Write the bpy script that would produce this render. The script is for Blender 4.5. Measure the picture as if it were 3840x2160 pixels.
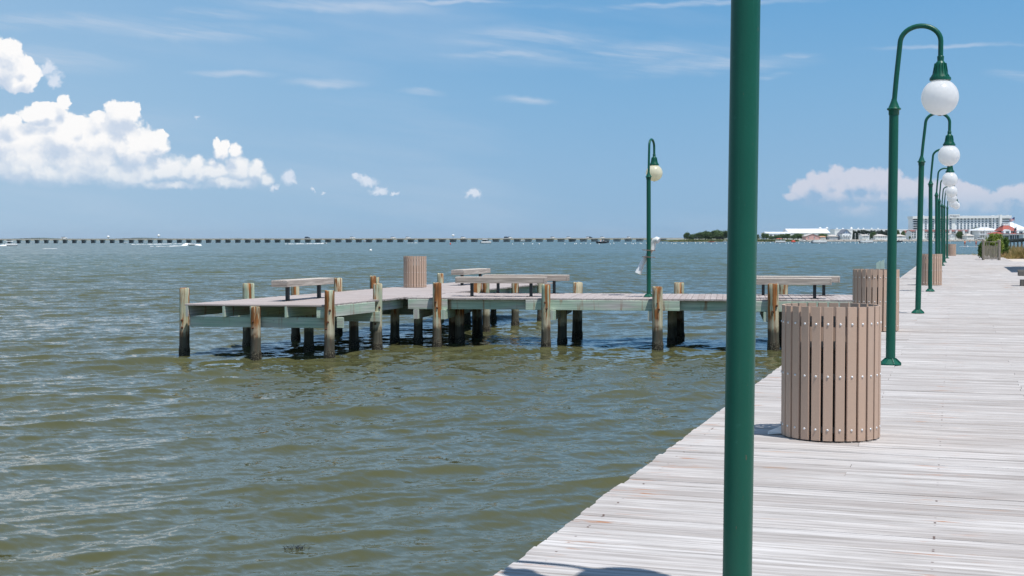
import bpy, math, random
import numpy as np
from mathutils import Vector, Matrix
R = math.radians
random.seed(7); rng = np.random.default_rng(11)
for o in list(bpy.data.objects): bpy.data.objects.remove(o)
scene = bpy.context.scene
COL = scene.collection

# ------------------------------------------------------------------ camera
F = 4950.0; PITCH = math.atan(184.5/F); ROLL = R(0.075); CZ = 2.56; DECK = 1.16
cam = bpy.data.cameras.new('camera'); camo = bpy.data.objects.new('camera', cam); COL.objects.link(camo)
cam.sensor_width = 36; cam.lens = F/3840*36; cam.clip_start = .1; cam.clip_end = 60000
camo.matrix_world = Matrix.Translation((0, 0, CZ)) @ Matrix.Rotation(R(90)-PITCH, 4, 'X') @ Matrix.Rotation(-ROLL, 4, 'Z')
scene.camera = camo

# ------------------------------------------------------------------ exposure, sun
SUNV = Vector((.28, -.305, 1)).normalized()
scene.view_settings.view_transform = 'Standard'; scene.view_settings.look = 'None'
scene.view_settings.exposure = 0.18; scene.view_settings.gamma = 1
sl = bpy.data.lights.new('sun', 'SUN'); sl.energy = 4.3; sl.angle = R(.5); sl.color = (1, .97, .92)
so = bpy.data.objects.new('sun', sl); COL.objects.link(so); so.rotation_euler = SUNV.to_track_quat('Z', 'Y').to_euler()

def ray(px, py):
    a = (px-1920)/F; b = -(py-1080)/F
    a2 = a*math.cos(ROLL)+b*math.sin(ROLL); b2 = -a*math.sin(ROLL)+b*math.cos(ROLL)
    return Vector((a2, math.cos(PITCH)+b2*math.sin(PITCH), -math.sin(PITCH)+b2*math.cos(PITCH)))
def P(px, py, z=DECK):            # where a sight line meets a horizontal level
    d = ray(px, py); t = (z-CZ)/d.z
    return Vector((d.x*t, d.y*t, z))
def Q(px, py, Y):                 # where it meets the distance Y
    d = ray(px, py); t = Y/d.y
    return Vector((d.x*t, Y, CZ+d.z*t))

# ------------------------------------------------------------------ node helpers
class NT:
    dim = '3D'
    def __init__(s, nt): s.nt = nt; s.N = nt.nodes; s.L = nt.links
    def inp(s, sock, v):
        if v is None: return
        if hasattr(v, 'links'): s.L.new(v, sock)
        else: sock.default_value = v
    def m(s, op, a=None, b=None, c=None, clamp=False):
        n = s.N.new('ShaderNodeMath'); n.operation = op; n.use_clamp = clamp
        for i, v in enumerate((a, b, c)): s.inp(n.inputs[i], v)
        return n.outputs[0]
    def v(s, op, a=None, b=None, c=None, out=0):
        n = s.N.new('ShaderNodeVectorMath'); n.operation = op
        for i, x in enumerate((a, b, c)): s.inp(n.inputs[i], x)
        return n.outputs[out]
    def noise(s, vec, scale, detail=3, rough=.55, out='Fac', w=None, dist=0):
        n = s.N.new('ShaderNodeTexNoise'); n.noise_dimensions = '4D' if w is not None else s.dim
        s.inp(n.inputs['Vector'], vec); n.inputs['Scale'].default_value = scale
        n.inputs['Detail'].default_value = detail; n.inputs['Roughness'].default_value = rough
        n.inputs['Distortion'].default_value = dist
        if w is not None: s.inp(n.inputs['W'], w)
        return n.outputs[out]
    def ramp(s, fac, stops):
        n = s.N.new('ShaderNodeValToRGB'); s.inp(n.inputs[0], fac); e = n.color_ramp.elements
        while len(e) < len(stops): e.new(.5)
        for i, (p, c) in enumerate(stops):
            e[i].position = p; e[i].color = (c, c, c, 1) if not hasattr(c, '__len__') else (*c, 1)
        return n.outputs[0]
    def mix(s, f, a, b, kind='MIX'):
        n = s.N.new('ShaderNodeMix'); n.data_type = 'RGBA'; n.blend_type = kind
        s.inp(n.inputs[0], f)
        for i, x in ((6, a), (7, b)):
            if not hasattr(x, 'links') and len(x) == 3: x = (*x, 1)
            s.inp(n.inputs[i], x)
        return n.outputs[2]
    def smooth(s, v, a, b):
        n = s.N.new('ShaderNodeMapRange'); n.interpolation_type = 'SMOOTHSTEP'
        s.inp(n.inputs[0], v); s.inp(n.inputs[1], a); s.inp(n.inputs[2], b)
        return n.outputs[0]
    def comb(s, x, y, z):
        n = s.N.new('ShaderNodeCombineXYZ')
        for i, q in enumerate((x, y, z)): s.inp(n.inputs[i], q)
        return n.outputs[0]
    def sep(s, v):
        n = s.N.new('ShaderNodeSeparateXYZ'); s.inp(n.inputs[0], v); return n.outputs
    def bump(s, h, strength=.5, dist=.01):
        n = s.N.new('ShaderNodeBump'); s.inp(n.inputs['Height'], h)
        n.inputs['Strength'].default_value = strength; n.inputs['Distance'].default_value = dist
        return n.outputs[0]
    def attr(s, name, out='Fac'):
        n = s.N.new('ShaderNodeAttribute'); n.attribute_name = name; return n.outputs[out]
    def pos(s): return s.N.new('ShaderNodeNewGeometry').outputs['Position']
    def obj(s): return s.N.new('ShaderNodeTexCoord').outputs['Object']
    def uv(s): return s.N.new('ShaderNodeTexCoord').outputs['UV']
    def orand(s): return s.N.new('ShaderNodeObjectInfo').outputs['Random']

# ------------------------------------------------------------------ sky with clouds
world = bpy.data.worlds.new('World'); scene.world = world; world.use_nodes = True
w = NT(world.node_tree); w.N.clear(); w.dim = '2D'
sky = w.N.new('ShaderNodeTexSky'); sky.sky_type = 'NISHITA'; sky.sun_disc = False
sky.sun_elevation = math.asin(SUNV.z); sky.sun_rotation = math.atan2(SUNV.x, SUNV.y)
sky.altitude = 0; sky.air_density = 1.0; sky.dust_density = 0.7; sky.ozone_density = 2.2
tc = w.N.new('ShaderNodeTexCoord').outputs['Generated']
dx, dy, dz = w.sep(tc)
AZ = w.m('ARCTAN2', dx, dy); EL = w.m('ARCSINE', dz)
UV0 = w.comb(AZ, EL, 0.0)
def azel(px, py):
    d = ray(px, py).normalized(); return math.atan2(d.x, d.y), math.asin(d.z)
def field(uv, blobs):
    out = None
    for (px, py, rx, ry) in blobs:
        a, e = azel(px, py); sx = F/rx; sy = F/ry
        q = w.v('MULTIPLY_ADD', uv, (sx, sy, 0), (-a*sx, -e*sy, 0))
        d = w.v('LENGTH', q, out=1)
        out = d if out is None else w.m('SMOOTH_MIN', out, d, .12)
    return w.m('SUBTRACT', 1.0, out)
def warp(uv, scale, amp, det=6, rough=.62):
    n = w.noise(uv, scale, det, rough, 'Color')
    return w.v('MULTIPLY_ADD', n, (amp, amp, 0), w.v('SUBTRACT', uv, (amp*.5, amp*.5, 0)))
def cloud(blobs, edge, sunoff, wa=.007, ws=55, lo=-.02, pf=1.0, soft=1.5):
    wu = warp(UV0, ws, wa)
    wu = warp(wu, ws*4, wa*.42, 5)
    def puff(u):
        out = None
        for sc, am in ((48, .26), (120, .17), (290, .10)):
            vn = w.N.new('ShaderNodeTexVoronoi'); vn.voronoi_dimensions = '2D'; vn.feature = 'F1'; vn.inputs['Scale'].default_value = sc*pf
            w.inp(vn.inputs['Vector'], u); q = w.m('MULTIPLY', w.m('SUBTRACT', .42, vn.outputs['Distance']), am)
            out = q if out is None else w.m('ADD', out, q)
        return out
    wv = w.v('ADD', wu, (sunoff[0], sunoff[1], 0))
    f0 = w.m('ADD', field(wu, blobs), puff(wu)); f1 = w.m('ADD', field(wv, blobs), puff(wv))
    # billow relief from the difference of two noise look-ups
    na = w.noise(wu, 55, 6, .6); nb = w.noise(w.v('ADD', wu, (.0025, .006, 0)), 55, 6, .6)
    rel = w.m('SUBTRACT', na, nb)
    ncut = w.m('MULTIPLY', w.m('SUBTRACT', w.noise(wu, 40, 8, .72), .5), .20)
    fine = w.m('MULTIPLY', w.m('SUBTRACT', w.noise(UV0, 210, 5, .7), .5), .20)
    fm = w.m('ADD', w.m('ADD', f0, ncut), fine)
    mask = w.smooth(fm, lo, w.m('MULTIPLY_ADD', w.m('SUBTRACT', 1.0, w.smooth(EL, azel(1920, 700)[1], azel(1920, 450)[1])), edge*soft, edge))
    lit = w.m('MULTIPLY', w.m('SUBTRACT', f0, f1), .95)
    lit = w.m('ADD', lit, w.m('MULTIPLY', rel, .8))
    return mask, lit, fm
left = [(20, 240, 95, 82), (100, 600, 180, 75), (320, 605, 190, 80), (800, 640, 90, 50), (95, 235, 34, 30), (110, 275, 44, 38), (-40, 220, 120, 90), (70, 312, 66, 40), (35, 190, 62, 44),
        (90, 540, 140, 120), (230, 505, 120, 95), (60, 640, 120, 60), (380, 525, 140, 112), (450, 440, 66, 56), (485, 412, 40, 36), (500, 565, 120, 112), (585, 545, 55, 60),
        (602, 508, 28, 26), (553, 520, 30, 26), (620, 640, 120, 65), (480, 655, 170, 60), (300, 645, 140, 60), (170, 650, 120, 55), (720, 650, 95, 55), (745, 614, 42, 34),
        (792, 610, 30, 24), (828, 572, 42, 50), (812, 540, 25, 27), (846, 545, 25, 25), (886, 572, 35, 37), (890, 632, 66, 60), (960, 647, 50, 48), (968, 620, 30, 24),
        (1002, 672, 34, 34), (860, 684, 120, 28), (640, 694, 160, 22), (130, 432, 72, 40), (52, 458, 52, 38), (200, 432, 62, 40), (238, 387, 26, 30), (302, 460, 42, 30), (370, 446, 46, 36), (175, 402, 60, 20)]
small = [(1082, 662, 36, 32), (1375, 682, 46, 20), (1420, 715, 38, 16), (1478, 722, 26, 7), (1772, 727, 34, 18), (742, 447, 14, 9),
         (1340, 668, 24, 16), (1220, 720, 14, 7), (1030, 705, 20, 12), (1175, 715, 14, 7), (178, 258, 30, 28), (208, 302, 28, 38)]
right = [(3137, 652, 38, 38), (3160, 705, 170, 62), (3350, 715, 170, 62), (3560, 740, 150, 50), (3080, 682, 62, 46), (3013, 710, 54, 44), (2975, 740, 40, 24), (3200, 670, 62, 46), (3242, 667, 50, 42), (3305, 672, 52, 46), (3342, 662, 42, 38),
         (3150, 735, 160, 62), (3330, 735, 160, 72), (3400, 722, 70, 52), (3470, 712, 84, 44), (3560, 702, 62, 38), (3602, 717, 42, 30), (3660, 732, 62, 36), (3730, 747, 62, 32),
         (3780, 727, 46, 38), (3830, 727, 62, 42), (3500, 775, 260, 42), (3750, 785, 160, 36), (3250, 785, 190, 36), (3900, 740, 80, 60)]
m1, l1, f1_ = cloud(left, .20, (.0035, .011), lo=.02, soft=2.5)
m2, l2, f2_ = cloud(small, .7, (.002, .006), wa=.012, ws=70, pf=1.6, soft=0, lo=-.1)
m3, l3, f3_ = cloud(right, .35, (.0035, .011), soft=0)
# distant cumulus pales and thins towards its base
e_b = azel(1920, 712)[1]; e_t = azel(1920, 560)[1]
base_fade = w.smooth(EL, e_b, e_t)
m1 = w.m('MULTIPLY', m1, w.m('MULTIPLY_ADD', base_fade, .34, .64))
# thin high cirrus: stretched streaks gathered in a few patches
su = w.v('MULTIPLY', w.v('ADD', UV0, (0, w.m('MULTIPLY', AZ, .10), 0)) if False else UV0, (1, 1, 1))
shear = w.comb(AZ, w.m('MULTIPLY_ADD', AZ, .12, EL), 0.0)
st = w.v('MULTIPLY', shear, (5, 60, 1))
stn = w.noise(warp(st, 1.2, .9, 3), 1.0, 7, .62)
cir = [(2000, 140, 380, 44), (2300, 205, 520, 56), (2650, 255, 400, 40), (1880, 205, 280, 16), (880, 288, 170, 16), (1230, 322, 150, 20), (1580, 350, 90, 14),
       (1960, 375, 110, 16), (200, 85, 700, 34), (700, 120, 500, 40), (1250, 25, 420, 30), (2500, 18, 600, 14), (1700, 8, 300, 10), (700, 60, 300, 26),
       (3600, 180, 330, 10), (3800, 292, 110, 18), (3000, 225, 90, 12), (2900, 298, 90, 12), (150, 220, 330, 60)]
cf = field(warp(UV0, 9, .02, 4), cir)
cm = w.m('MULTIPLY', w.smooth(cf, -.25, .85), w.smooth(stn, .30, .74))
cm = w.m('MULTIPLY', cm, .46)
veil = w.m('MULTIPLY', w.smooth(w.noise(w.v('MULTIPLY', shear, (2.2, 16, 1)), 1.0, 5, .6), .45, .8), .16)
# backgrounds
lp = w.m('MULTIPLY', 1.0, .105)
def bg(col, s):
    n = w.N.new('ShaderNodeBackground'); w.inp(n.inputs[0], col if hasattr(col, 'links') else (*col, 1)); n.inputs[1].default_value = s; return n.outputs[0]
def mixs(f, a, b):
    n = w.N.new('ShaderNodeMixShader'); w.inp(n.inputs[0], f); w.L.new(a, n.inputs[1]); w.L.new(b, n.inputs[2]); return n.outputs[0]
elr = w.m('DIVIDE', w.m('MAXIMUM', EL, 0.0), 1.5708)
grad = w.ramp(elr, [(0, (.240, .415, .605)), (.03, (.225, .405, .615)), (.069, (.180, .378, .610)), (.116, (.122, .33, .595)), (.22, (.075, .24, .50)), (.5, (.05, .155, .35)), (1, (.04, .115, .27))])
nish = w.v('SCALE', sky.outputs[0]); nish.node.inputs['Scale'].default_value = .11
skyc = w.mix(.94, nish, grad)
skyc = w.mix(w.m('MULTIPLY', w.smooth(AZ, .12, -.50), .30), skyc, (.55, .66, .74))
cur = bg(skyc, 1.0)
cur = mixs(w.m('ADD', cm, veil, clamp=True), cur, bg((.70, .74, .82), .90))
c3 = w.mix(w.smooth(l3, -.40, .55), (.31, .46, .66), (.70, .69, .77))
m3 = w.m('MULTIPLY', m3, w.m('MULTIPLY_ADD', w.smooth(EL, azel(1920, 850)[1], azel(1920, 700)[1]), .62, .13))
cur = mixs(m3, cur, bg(c3, .92))
l1b = w.m('ADD', l1, w.m('MULTIPLY', w.m('SUBTRACT', w.noise(UV0, 22, 4, .5), .5), .9))
c1 = w.mix(w.smooth(l1b, -.42, .52), (.54, .62, .74), (.90, .89, .885))
cur = mixs(m1, cur, bg(c1, .98))
cur = mixs(w.m('MULTIPLY', m2, .75), cur, bg((.72, .76, .84), .98))
wo = w.N.new('ShaderNodeOutputWorld'); w.L.new(cur, wo.inputs[0])
world.cycles.sampling_method = 'MANUAL'; world.cycles.sample_map_resolution = 512

# ------------------------------------------------------------------ tags and tree helpers
def tag(o, label=None, cat=None, group=None, kind=None):
    if label: o['label'] = label
    if cat: o['category'] = cat
    if group: o['group'] = group
    if kind: o['kind'] = kind
    return o
def empty(name, loc, rz=0, label=None, cat=None, group=None):
    o = bpy.data.objects.new(name, None); COL.objects.link(o); o.location = loc; o.rotation_euler = (0, 0, rz)
    return tag(o, label, cat, group)
def copy_tree(o, parent=None):
    c = o.copy(); COL.objects.link(c)
    if parent is not None: c.parent = parent
    for ch in list(o.children): copy_tree(ch, c)
    return c

class MB:
    def __init__(s): s.v = []; s.f = []; s.uv = []; s.r = []
    def add(s, vs, fs, uvs=None, r=None):
        b = len(s.v); r = random.random() if r is None else r
        s.v += [tuple(v) for v in vs]; s.r += [r]*len(vs)
        for i, fc in enumerate(fs):
            s.f.append([b+k for k in fc])
            s.uv += uvs[i] if uvs else [(0, 0)]*len(fc)
    def box(s, c, X, Y, Z, r=None, bev=0, taper=None):
        """box with centre c and full-size edge vectors; uv runs along X. bev chamfers the four long edges"""
        c = Vector(c); X = Vector(X); Y = Vector(Y); Z = Vector(Z)
        r = random.random() if r is None else r
        ly, lz = Y.length, Z.length
        if bev > 0:
            a = .5-bev/ly; b = .5-bev/lz
            prof = [(-.5, -b), (-a, -.5), (a, -.5), (.5, -b), (.5, b), (a, .5), (-a, .5), (-.5, b)]
        else: prof = [(-.5, -.5), (.5, -.5), (.5, .5), (-.5, .5)]
        n = len(prof); vs = []
        for e in (-.5, .5):
            for (p, q) in prof: vs.append(c+X*e+Y*p+Z*q)
        lx = X.length; fs = []; uvs = []; off = r*53.0; acc = 0; per = []
        for i in range(n):
            j = (i+1) % n
            d = math.hypot((prof[j][0]-prof[i][0])*ly, (prof[j][1]-prof[i][1])*lz)
            fs.append([i, j, n+j, n+i]); uvs.append([(off, acc+off), (off, acc+d+off), (off+lx, acc+d+off), (off+lx, acc+off)]); acc += d
        fs.append(list(range(n))[::-1]); uvs.append([(off+prof[k][1]*lz, off+prof[k][0]*ly) for k in range(n)][::-1])
        fs.append([n+k for k in range(n)]); uvs.append([(off+prof[k][1]*lz, off+prof[k][0]*ly) for k in range(n)])
        s.add(vs, fs, uvs, r)
    def rings(s, rings, closed=True, cap=True, r=None):
        vs = [p for rg in rings for p in rg]; n = len(rings[0]); fs = []; uvs = []
        for i in range(len(rings)-1):
            for j in range(n if closed else n-1):
                k = (j+1) % n
                fs.append([i*n+j, i*n+k, (i+1)*n+k, (i+1)*n+j])
                uvs.append([(j/n, i), ((j+1)/n, i), ((j+1)/n, i+1), (j/n, i+1)])
        if cap and closed:
            fs.append(list(range(n))[::-1]); uvs.append([(0, 0)]*n)
            fs.append([(len(rings)-1)*n+k for k in range(n)]); uvs.append([(0, 0)]*n)
        s.add(vs, fs, uvs, r)
    def lathe(s, prof, n=24, c=(0, 0, 0), cap=True):
        c = Vector(c)
        s.rings([[c+Vector((rr*math.cos(2*math.pi*k/n), rr*math.sin(2*math.pi*k/n), z)) for k in range(n)] for rr, z in prof], cap=cap)
    def tube(s, pts, rad, n=12, cap=True):
        pts = [Vector(p) for p in pts]; rr = rad if hasattr(rad, '__len__') else [rad]*len(pts); out = []; up = None
        for i, p in enumerate(pts):
            t = (pts[min(i+1, len(pts)-1)]-pts[max(i-1, 0)]).normalized()
            if up is None: up = t.orthogonal().normalized()
            up = (up-t*up.dot(t)).normalized(); sd = t.cross(up)
            out.append([p+(up*math.cos(2*math.pi*k/n)+sd*math.sin(2*math.pi*k/n))*rr[i] for k in range(n)])
        s.rings(out, cap=cap)
    def ball(s, c, r, nu=16, nv=10, sc=(1, 1, 1)):
        c = Vector(c); rg = []
        for i in range(1, nv):
            a = math.pi*i/nv
            rg.append([c+Vector((r*math.sin(a)*math.cos(2*math.pi*k/nu)*sc[0], r*math.sin(a)*math.sin(2*math.pi*k/nu)*sc[1], -r*math.cos(a)*sc[2])) for k in range(nu)])
        vs = [p for g in rg for p in g]; fs = []
        for i in range(len(rg)-1):
            for j in range(nu): k = (j+1) % nu; fs.append([i*nu+j, i*nu+k, (i+1)*nu+k, (i+1)*nu+j])
        b = len(vs); vs += [c-Vector((0, 0, r*sc[2])), c+Vector((0, 0, r*sc[2]))]
        for j in range(nu): k = (j+1) % nu; fs.append([b, k, j]); fs.append([b+1, (len(rg)-1)*nu+j, (len(rg)-1)*nu+k])
        s.add(vs, fs)
    def poly(s, pts, h):
        """a flat outline given real thickness along vector h"""
        h = Vector(h); pts = [Vector(p) for p in pts]; n = len(pts)
        vs = [p for p in pts]+[p+h for p in pts]
        fs = [list(range(n))[::-1], [n+k for k in range(n)]]+[[i, (i+1) % n, n+(i+1) % n, n+i] for i in range(n)]
        s.add(vs, fs)
    def build(s, name, mat, parent=None, smooth=False, fix=True, loc=None):
        me = bpy.data.meshes.new(name); me.from_pydata(s.v, [], s.f)
        ul = me.uv_layers.new(name='UVMap')
        ul.data.foreach_set('uv', np.array(s.uv, dtype=np.float32).ravel())
        at = me.attributes.new('rnd', 'FLOAT', 'POINT'); at.data.foreach_set('value', np.array(s.r, dtype=np.float32))
        if fix:
            import bmesh
            bm = bmesh.new(); bm.from_mesh(me); bmesh.ops.recalc_face_normals(bm, faces=bm.faces); bm.to_mesh(me); bm.free()
        me.materials.append(mat)
        if smooth: me.polygons.foreach_set('use_smooth', [True]*len(me.polygons)); 
        if smooth and smooth is not True: me.set_sharp_from_angle(angle=R(smooth))
        o = bpy.data.objects.new(name, me); COL.objects.link(o)
        if parent is not None: o.parent = parent
        if loc is not None: o.location = loc
        return o

# ------------------------------------------------------------------ boardwalk frame
UA = R(18.5); U = Vector((math.sin(UA), math.cos(UA), 0)); V = Vector((math.cos(UA), -math.sin(UA), 0))
E0 = P(1856, 2160); E0 = E0-U*E0.dot(U)       # point of the left edge with s = 0
def BW(s, wd, z=DECK): p = E0+U*s+V*wd; return Vector((p.x, p.y, z))
Z3 = Vector((0, 0, 1))
# ------------------------------------------------------------------ materials
def mat(name):
    m = bpy.data.materials.new(name); m.use_nodes = True; t = NT(m.node_tree)
    return m, t, t.N['Principled BSDF']
def S(bs, **k):
    for a, b in k.items():
        a = a.replace('_', ' '); sk = bs.inputs[a]
        if hasattr(b, 'links'): bs.id_data.links.new(b, sk)
        else: sk.default_value = (*b, 1) if hasattr(b, '__len__') and len(b) == 3 and sk.type == 'RGBA' else b
def flat(name, col, rough=.6, metal=0, var=.12, scale=3.0, bump=0, spec=.5):
    m, t, b = mat(name)
    n = t.noise(t.pos(), scale, 4, .6)
    c = t.mix(n, tuple(x*(1-var) for x in col), tuple(min(1, x*(1+var)) for x in col))
    S(b, Base_Color=c, Roughness=rough, Metallic=metal, Specular_IOR_Level=spec)
    if bump: S(b, Normal=t.bump(t.noise(t.pos(), scale*25, 3), bump, .003))
    return m
def deckwood(name, lo, hi, stain=(.30, .17, .09), stain_amt=.5, gr=1.0, nails=False):
    m, t, b = mat(name)
    r = t.attr('rnd'); uv = t.uv()
    g1 = t.noise(t.v('MULTIPLY', uv, (1.1, 34, 1)), 1.0, 6, .65, w=t.m('MULTIPLY', r, 40.0))
    g2 = t.noise(t.v('MULTIPLY', uv, (4.0, 150, 1)), 1.0, 3, .6)
    br = t.noise(t.v('MULTIPLY', uv, (.9, 7, 1)), 1.0, 3, .5)
    c = t.mix(t.ramp(g1, [(.32, 0), (.62, 1)]), lo, hi)
    c = t.mix(t.m('MULTIPLY', t.ramp(g2, [(.35, 1), (.55, 0)]), .28*gr), c, tuple(x*.55 for x in lo))
    # single boards differ: some grey, some pinkish
    c = t.mix(t.m('MULTIPLY', t.ramp(r, [(0, 1), (.25, .3), (.6, 0), (1, .1)]), .45), c, (lo[0]*.86, lo[1]*.80, lo[2]*.78))
    # dark weather cracks
    ck = t.noise(t.v('MULTIPLY', uv, (.55, 60, 1)), 1.0, 4, .6, w=t.m('MULTIPLY', r, 17.0))
    c = t.mix(t.m('MULTIPLY', t.ramp(ck, [(.315, 1), (.39, 0)]), .85), c, (.13, .105, .09))
    # rust and resin stains
    p = t.pos()
    sm = t.m('MULTIPLY', t.ramp(t.noise(t.v('MULTIPLY', uv, (2.2, 22, 1)), 1.0, 3), [(.60, 0), (.74, 1)]), t.ramp(t.noise(p, .9, 3), [(.5, 0), (.66, 1)]))
    c = t.mix(t.m('MULTIPLY', sm, stain_amt), c, stain)
    big = t.ramp(t.noise(p, .35, 4), [(.35, 0), (.7, 1)])
    c = t.mix(t.m('MULTIPLY', big, .30), c, (lo[0]*.95, lo[1]*.84, lo[2]*.76))
    if nails:   # rust running from the nail rows over the joists
        wv_ = t.m('SUBTRACT', t.v('DOT_PRODUCT', p, tuple(V), out=1), E0.dot(V))
        dj = t.m('MULTIPLY', t.m('ABSOLUTE', t.m('SUBTRACT', t.m('FRACT', t.m('ADD', t.m('DIVIDE', t.m('SUBTRACT', wv_, .12), 1.6), .5)), .5)), 1.6)
        zone = t.m('SUBTRACT', 1.0, t.smooth(dj, .02, .30))
        rn = t.noise(t.v('MULTIPLY', uv, (3.0, 26, 1)), 1.0, 3, .6, w=t.m('MULTIPLY', r, 31.0))
        c = t.mix(t.m('MULTIPLY', t.m('MULTIPLY', zone, t.ramp(rn, [(.60, 0), (.68, 1)])), .85), c, (.40, .16, .06))
        hd = t.m('SUBTRACT', 1.0, t.smooth(dj, .003, .008))
        c = t.mix(t.m('MULTIPLY', t.m('MULTIPLY', hd, t.ramp(t.noise(t.v('MULTIPLY', uv, (0, 30, 1)), 1.0, 1, .5, w=t.m('MULTIPLY', r, 9.0)), [(.60, 0), (.64, 1)])), .8), c, (.09, .045, .035))
    hgt = t.m('ADD', t.m('MULTIPLY', g1, .7), t.m('MULTIPLY', g2, .3))
    S(b, Base_Color=c, Roughness=.82, Specular_IOR_Level=.25, Normal=t.bump(hgt, .5, .006))
    return m
M = {}
M['deck'] = deckwood('boardwalk wood', (.29, .265, .25), (.68, .65, .635), stain=(.48, .24, .11), stain_amt=.8, nails=True)
M['pdeck'] = deckwood('pier deck wood', (.33, .285, .270), (.53, .475, .46), stain_amt=.35)
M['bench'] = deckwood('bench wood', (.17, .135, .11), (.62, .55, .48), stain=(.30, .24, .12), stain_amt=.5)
M['benchtop'] = deckwood('sunlit bench seat wood', (.34, .29, .25), (.70, .63, .56), stain_amt=.3)  # lighter than the apron: sunlight on the seat top is put into the colour
M['benchold'] = deckwood('old bench wood', (.10, .095, .085), (.26, .24, .21), stain=(.10, .09, .04), stain_amt=.5)
M['fence'] = deckwood('weathered fence wood', (.17, .145, .11), (.40, .35, .29), stain=(.2, .15, .08), stain_amt=.4)

def treated():
    m, t, b = mat('green treated timber'); uv = t.uv(); p = t.pos(); r = t.attr('rnd')
    g = t.noise(t.v('MULTIPLY', uv, (.9, 26, 1)), 1.0, 5, .6)
    base = t.mix(t.ramp(g, [(.3, 0), (.7, 1)]), (.25, .37, .28), (.58, .68, .54))
    grey = t.mix(t.ramp(g, [(.3, 0), (.7, 1)]), (.34, .32, .30), (.66, .63, .59))
    c = t.mix(t.ramp(t.noise(t.v('MULTIPLY', uv, (.7, 4, 1)), 1.0, 4), [(.44, 0), (.66, 1)]), base, grey)
    st = t.noise(t.v('MULTIPLY', p, (7, 7, .7)), 1.0, 4, .6)
    c = t.mix(t.m('MULTIPLY', t.ramp(st, [(.60, 0), (.70, 1)]), .75), c, (.30, .13, .05))
    kn = t.noise(t.v('MULTIPLY', uv, (5, 22, 1)), 1.0, 2)
    c = t.mix(t.ramp(kn, [(.70, 0), (.76, 1)]), c, (.06, .05, .04))
    S(b, Base_Color=c, Roughness=.85, Specular_IOR_Level=.25, Normal=t.bump(g, .4, .006))
    return m
M['treated'] = treated()
def pilemat(name, rusty=0):
    m, t, b = mat(name); p = t.pos(); z = t.sep(p)[2]
    g = t.noise(t.v('MULTIPLY', p, (30, 30, 1.3)), 1.0, 5, .6)
    up = t.mix(t.ramp(g, [(.34, 0), (.64, 1)]), (.30, .25, .15), (.64, .58, .41))
    grn = t.mix(t.ramp(g, [(.34, 0), (.64, 1)]), (.22, .30, .21), (.46, .54, .41))
    c = t.mix(t.ramp(t.noise(t.v('MULTIPLY', p, (5, 5, 1.2)), 1.0, 4), [(.46, 0), (.62, 1)]), up, grn)
    rs = t.noise(t.v('MULTIPLY', p, (9, 9, .85)), 1.0, 5, .6)
    rs = t.m('ADD', rs, t.m('MULTIPLY', t.m('SUBTRACT', t.orand(), .45), .09))
    rs = t.m('ADD', rs, rusty)
    c = t.mix(t.ramp(rs, [(.505, 0), (.555, 1)]), c, t.mix(t.ramp(g, [(.35, 0), (.65, 1)]), (.085, .035, .018), (.44, .18, .055)))
    wv = t.m('ADD', z, t.m('MULTIPLY', t.m('SUBTRACT', t.noise(p, 9, 4), .5), .26))
    pale = t.m('MULTIPLY', t.smooth(wv, .44, .56), t.m('SUBTRACT', 1.0, t.smooth(wv, .62, .76)))
    c = t.mix(t.m('MULTIPLY', pale, .55), c, (.48, .44, .33))
    dark = t.m('SUBTRACT', 1.0, t.smooth(wv, .40, .58))
    c = t.mix(t.m('MULTIPLY', dark, .93), c, t.mix(g, (.028, .028, .022), (.105, .10, .08)))
    barn = t.m('SUBTRACT', 1.0, t.smooth(wv, .10, .24))
    c = t.mix(t.m('MULTIPLY', barn, .9), c, t.mix(t.ramp(t.noise(p, 45, 3), [(.5, 0), (.68, 1)]), (.016, .014, .010), (.24, .21, .15)))
    bh = t.m('ADD', t.m('MULTIPLY', g, .5), t.m('MULTIPLY', t.m('MULTIPLY', t.noise(p, 40, 3), barn), 2.0))
    S(b, Base_Color=c, Roughness=.85, Specular_IOR_Level=.25, Normal=t.bump(bh, .6, .012))
    return m
M['pile'] = pilemat('pile timber'); M['pilerust'] = pilemat('rust streaked pile timber', .03)
def greenpaint():
    m, t, b = mat('green paint'); p = t.pos()
    c = t.mix(t.noise(p, 2.2, 4), (.003, .074, .047), (.006, .104, .066))
    c = t.mix(t.m('MULTIPLY', t.ramp(t.noise(p, 30, 4, .7), [(.66, 0), (.74, 1)]), .35), c, (.03, .16, .12))
    vs_ = t.noise(t.v('MULTIPLY', p, (45, 45, 1.1)), 1.0, 5, .65)
    c = t.mix(t.m('MULTIPLY', t.ramp(vs_, [(.56, 0), (.72, 1)]), .45), c, (.035, .15, .11))
    c = t.mix(t.m('MULTIPLY', t.ramp(vs_, [(.28, 1), (.40, 0)]), .4), c, (.002, .05, .033))
    c = t.mix(t.ramp(t.noise(t.v('MULTIPLY', p, (90, 90, 30)), 1.0, 3, .6), [(.715, 0), (.735, 1)]), c, (.10, .085, .06))
    S(b, Base_Color=c, Roughness=.38, Specular_IOR_Level=.35, Normal=t.bump(t.noise(p, 95, 2), .30, .002))
    return m
M['green'] = greenpaint()
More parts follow.
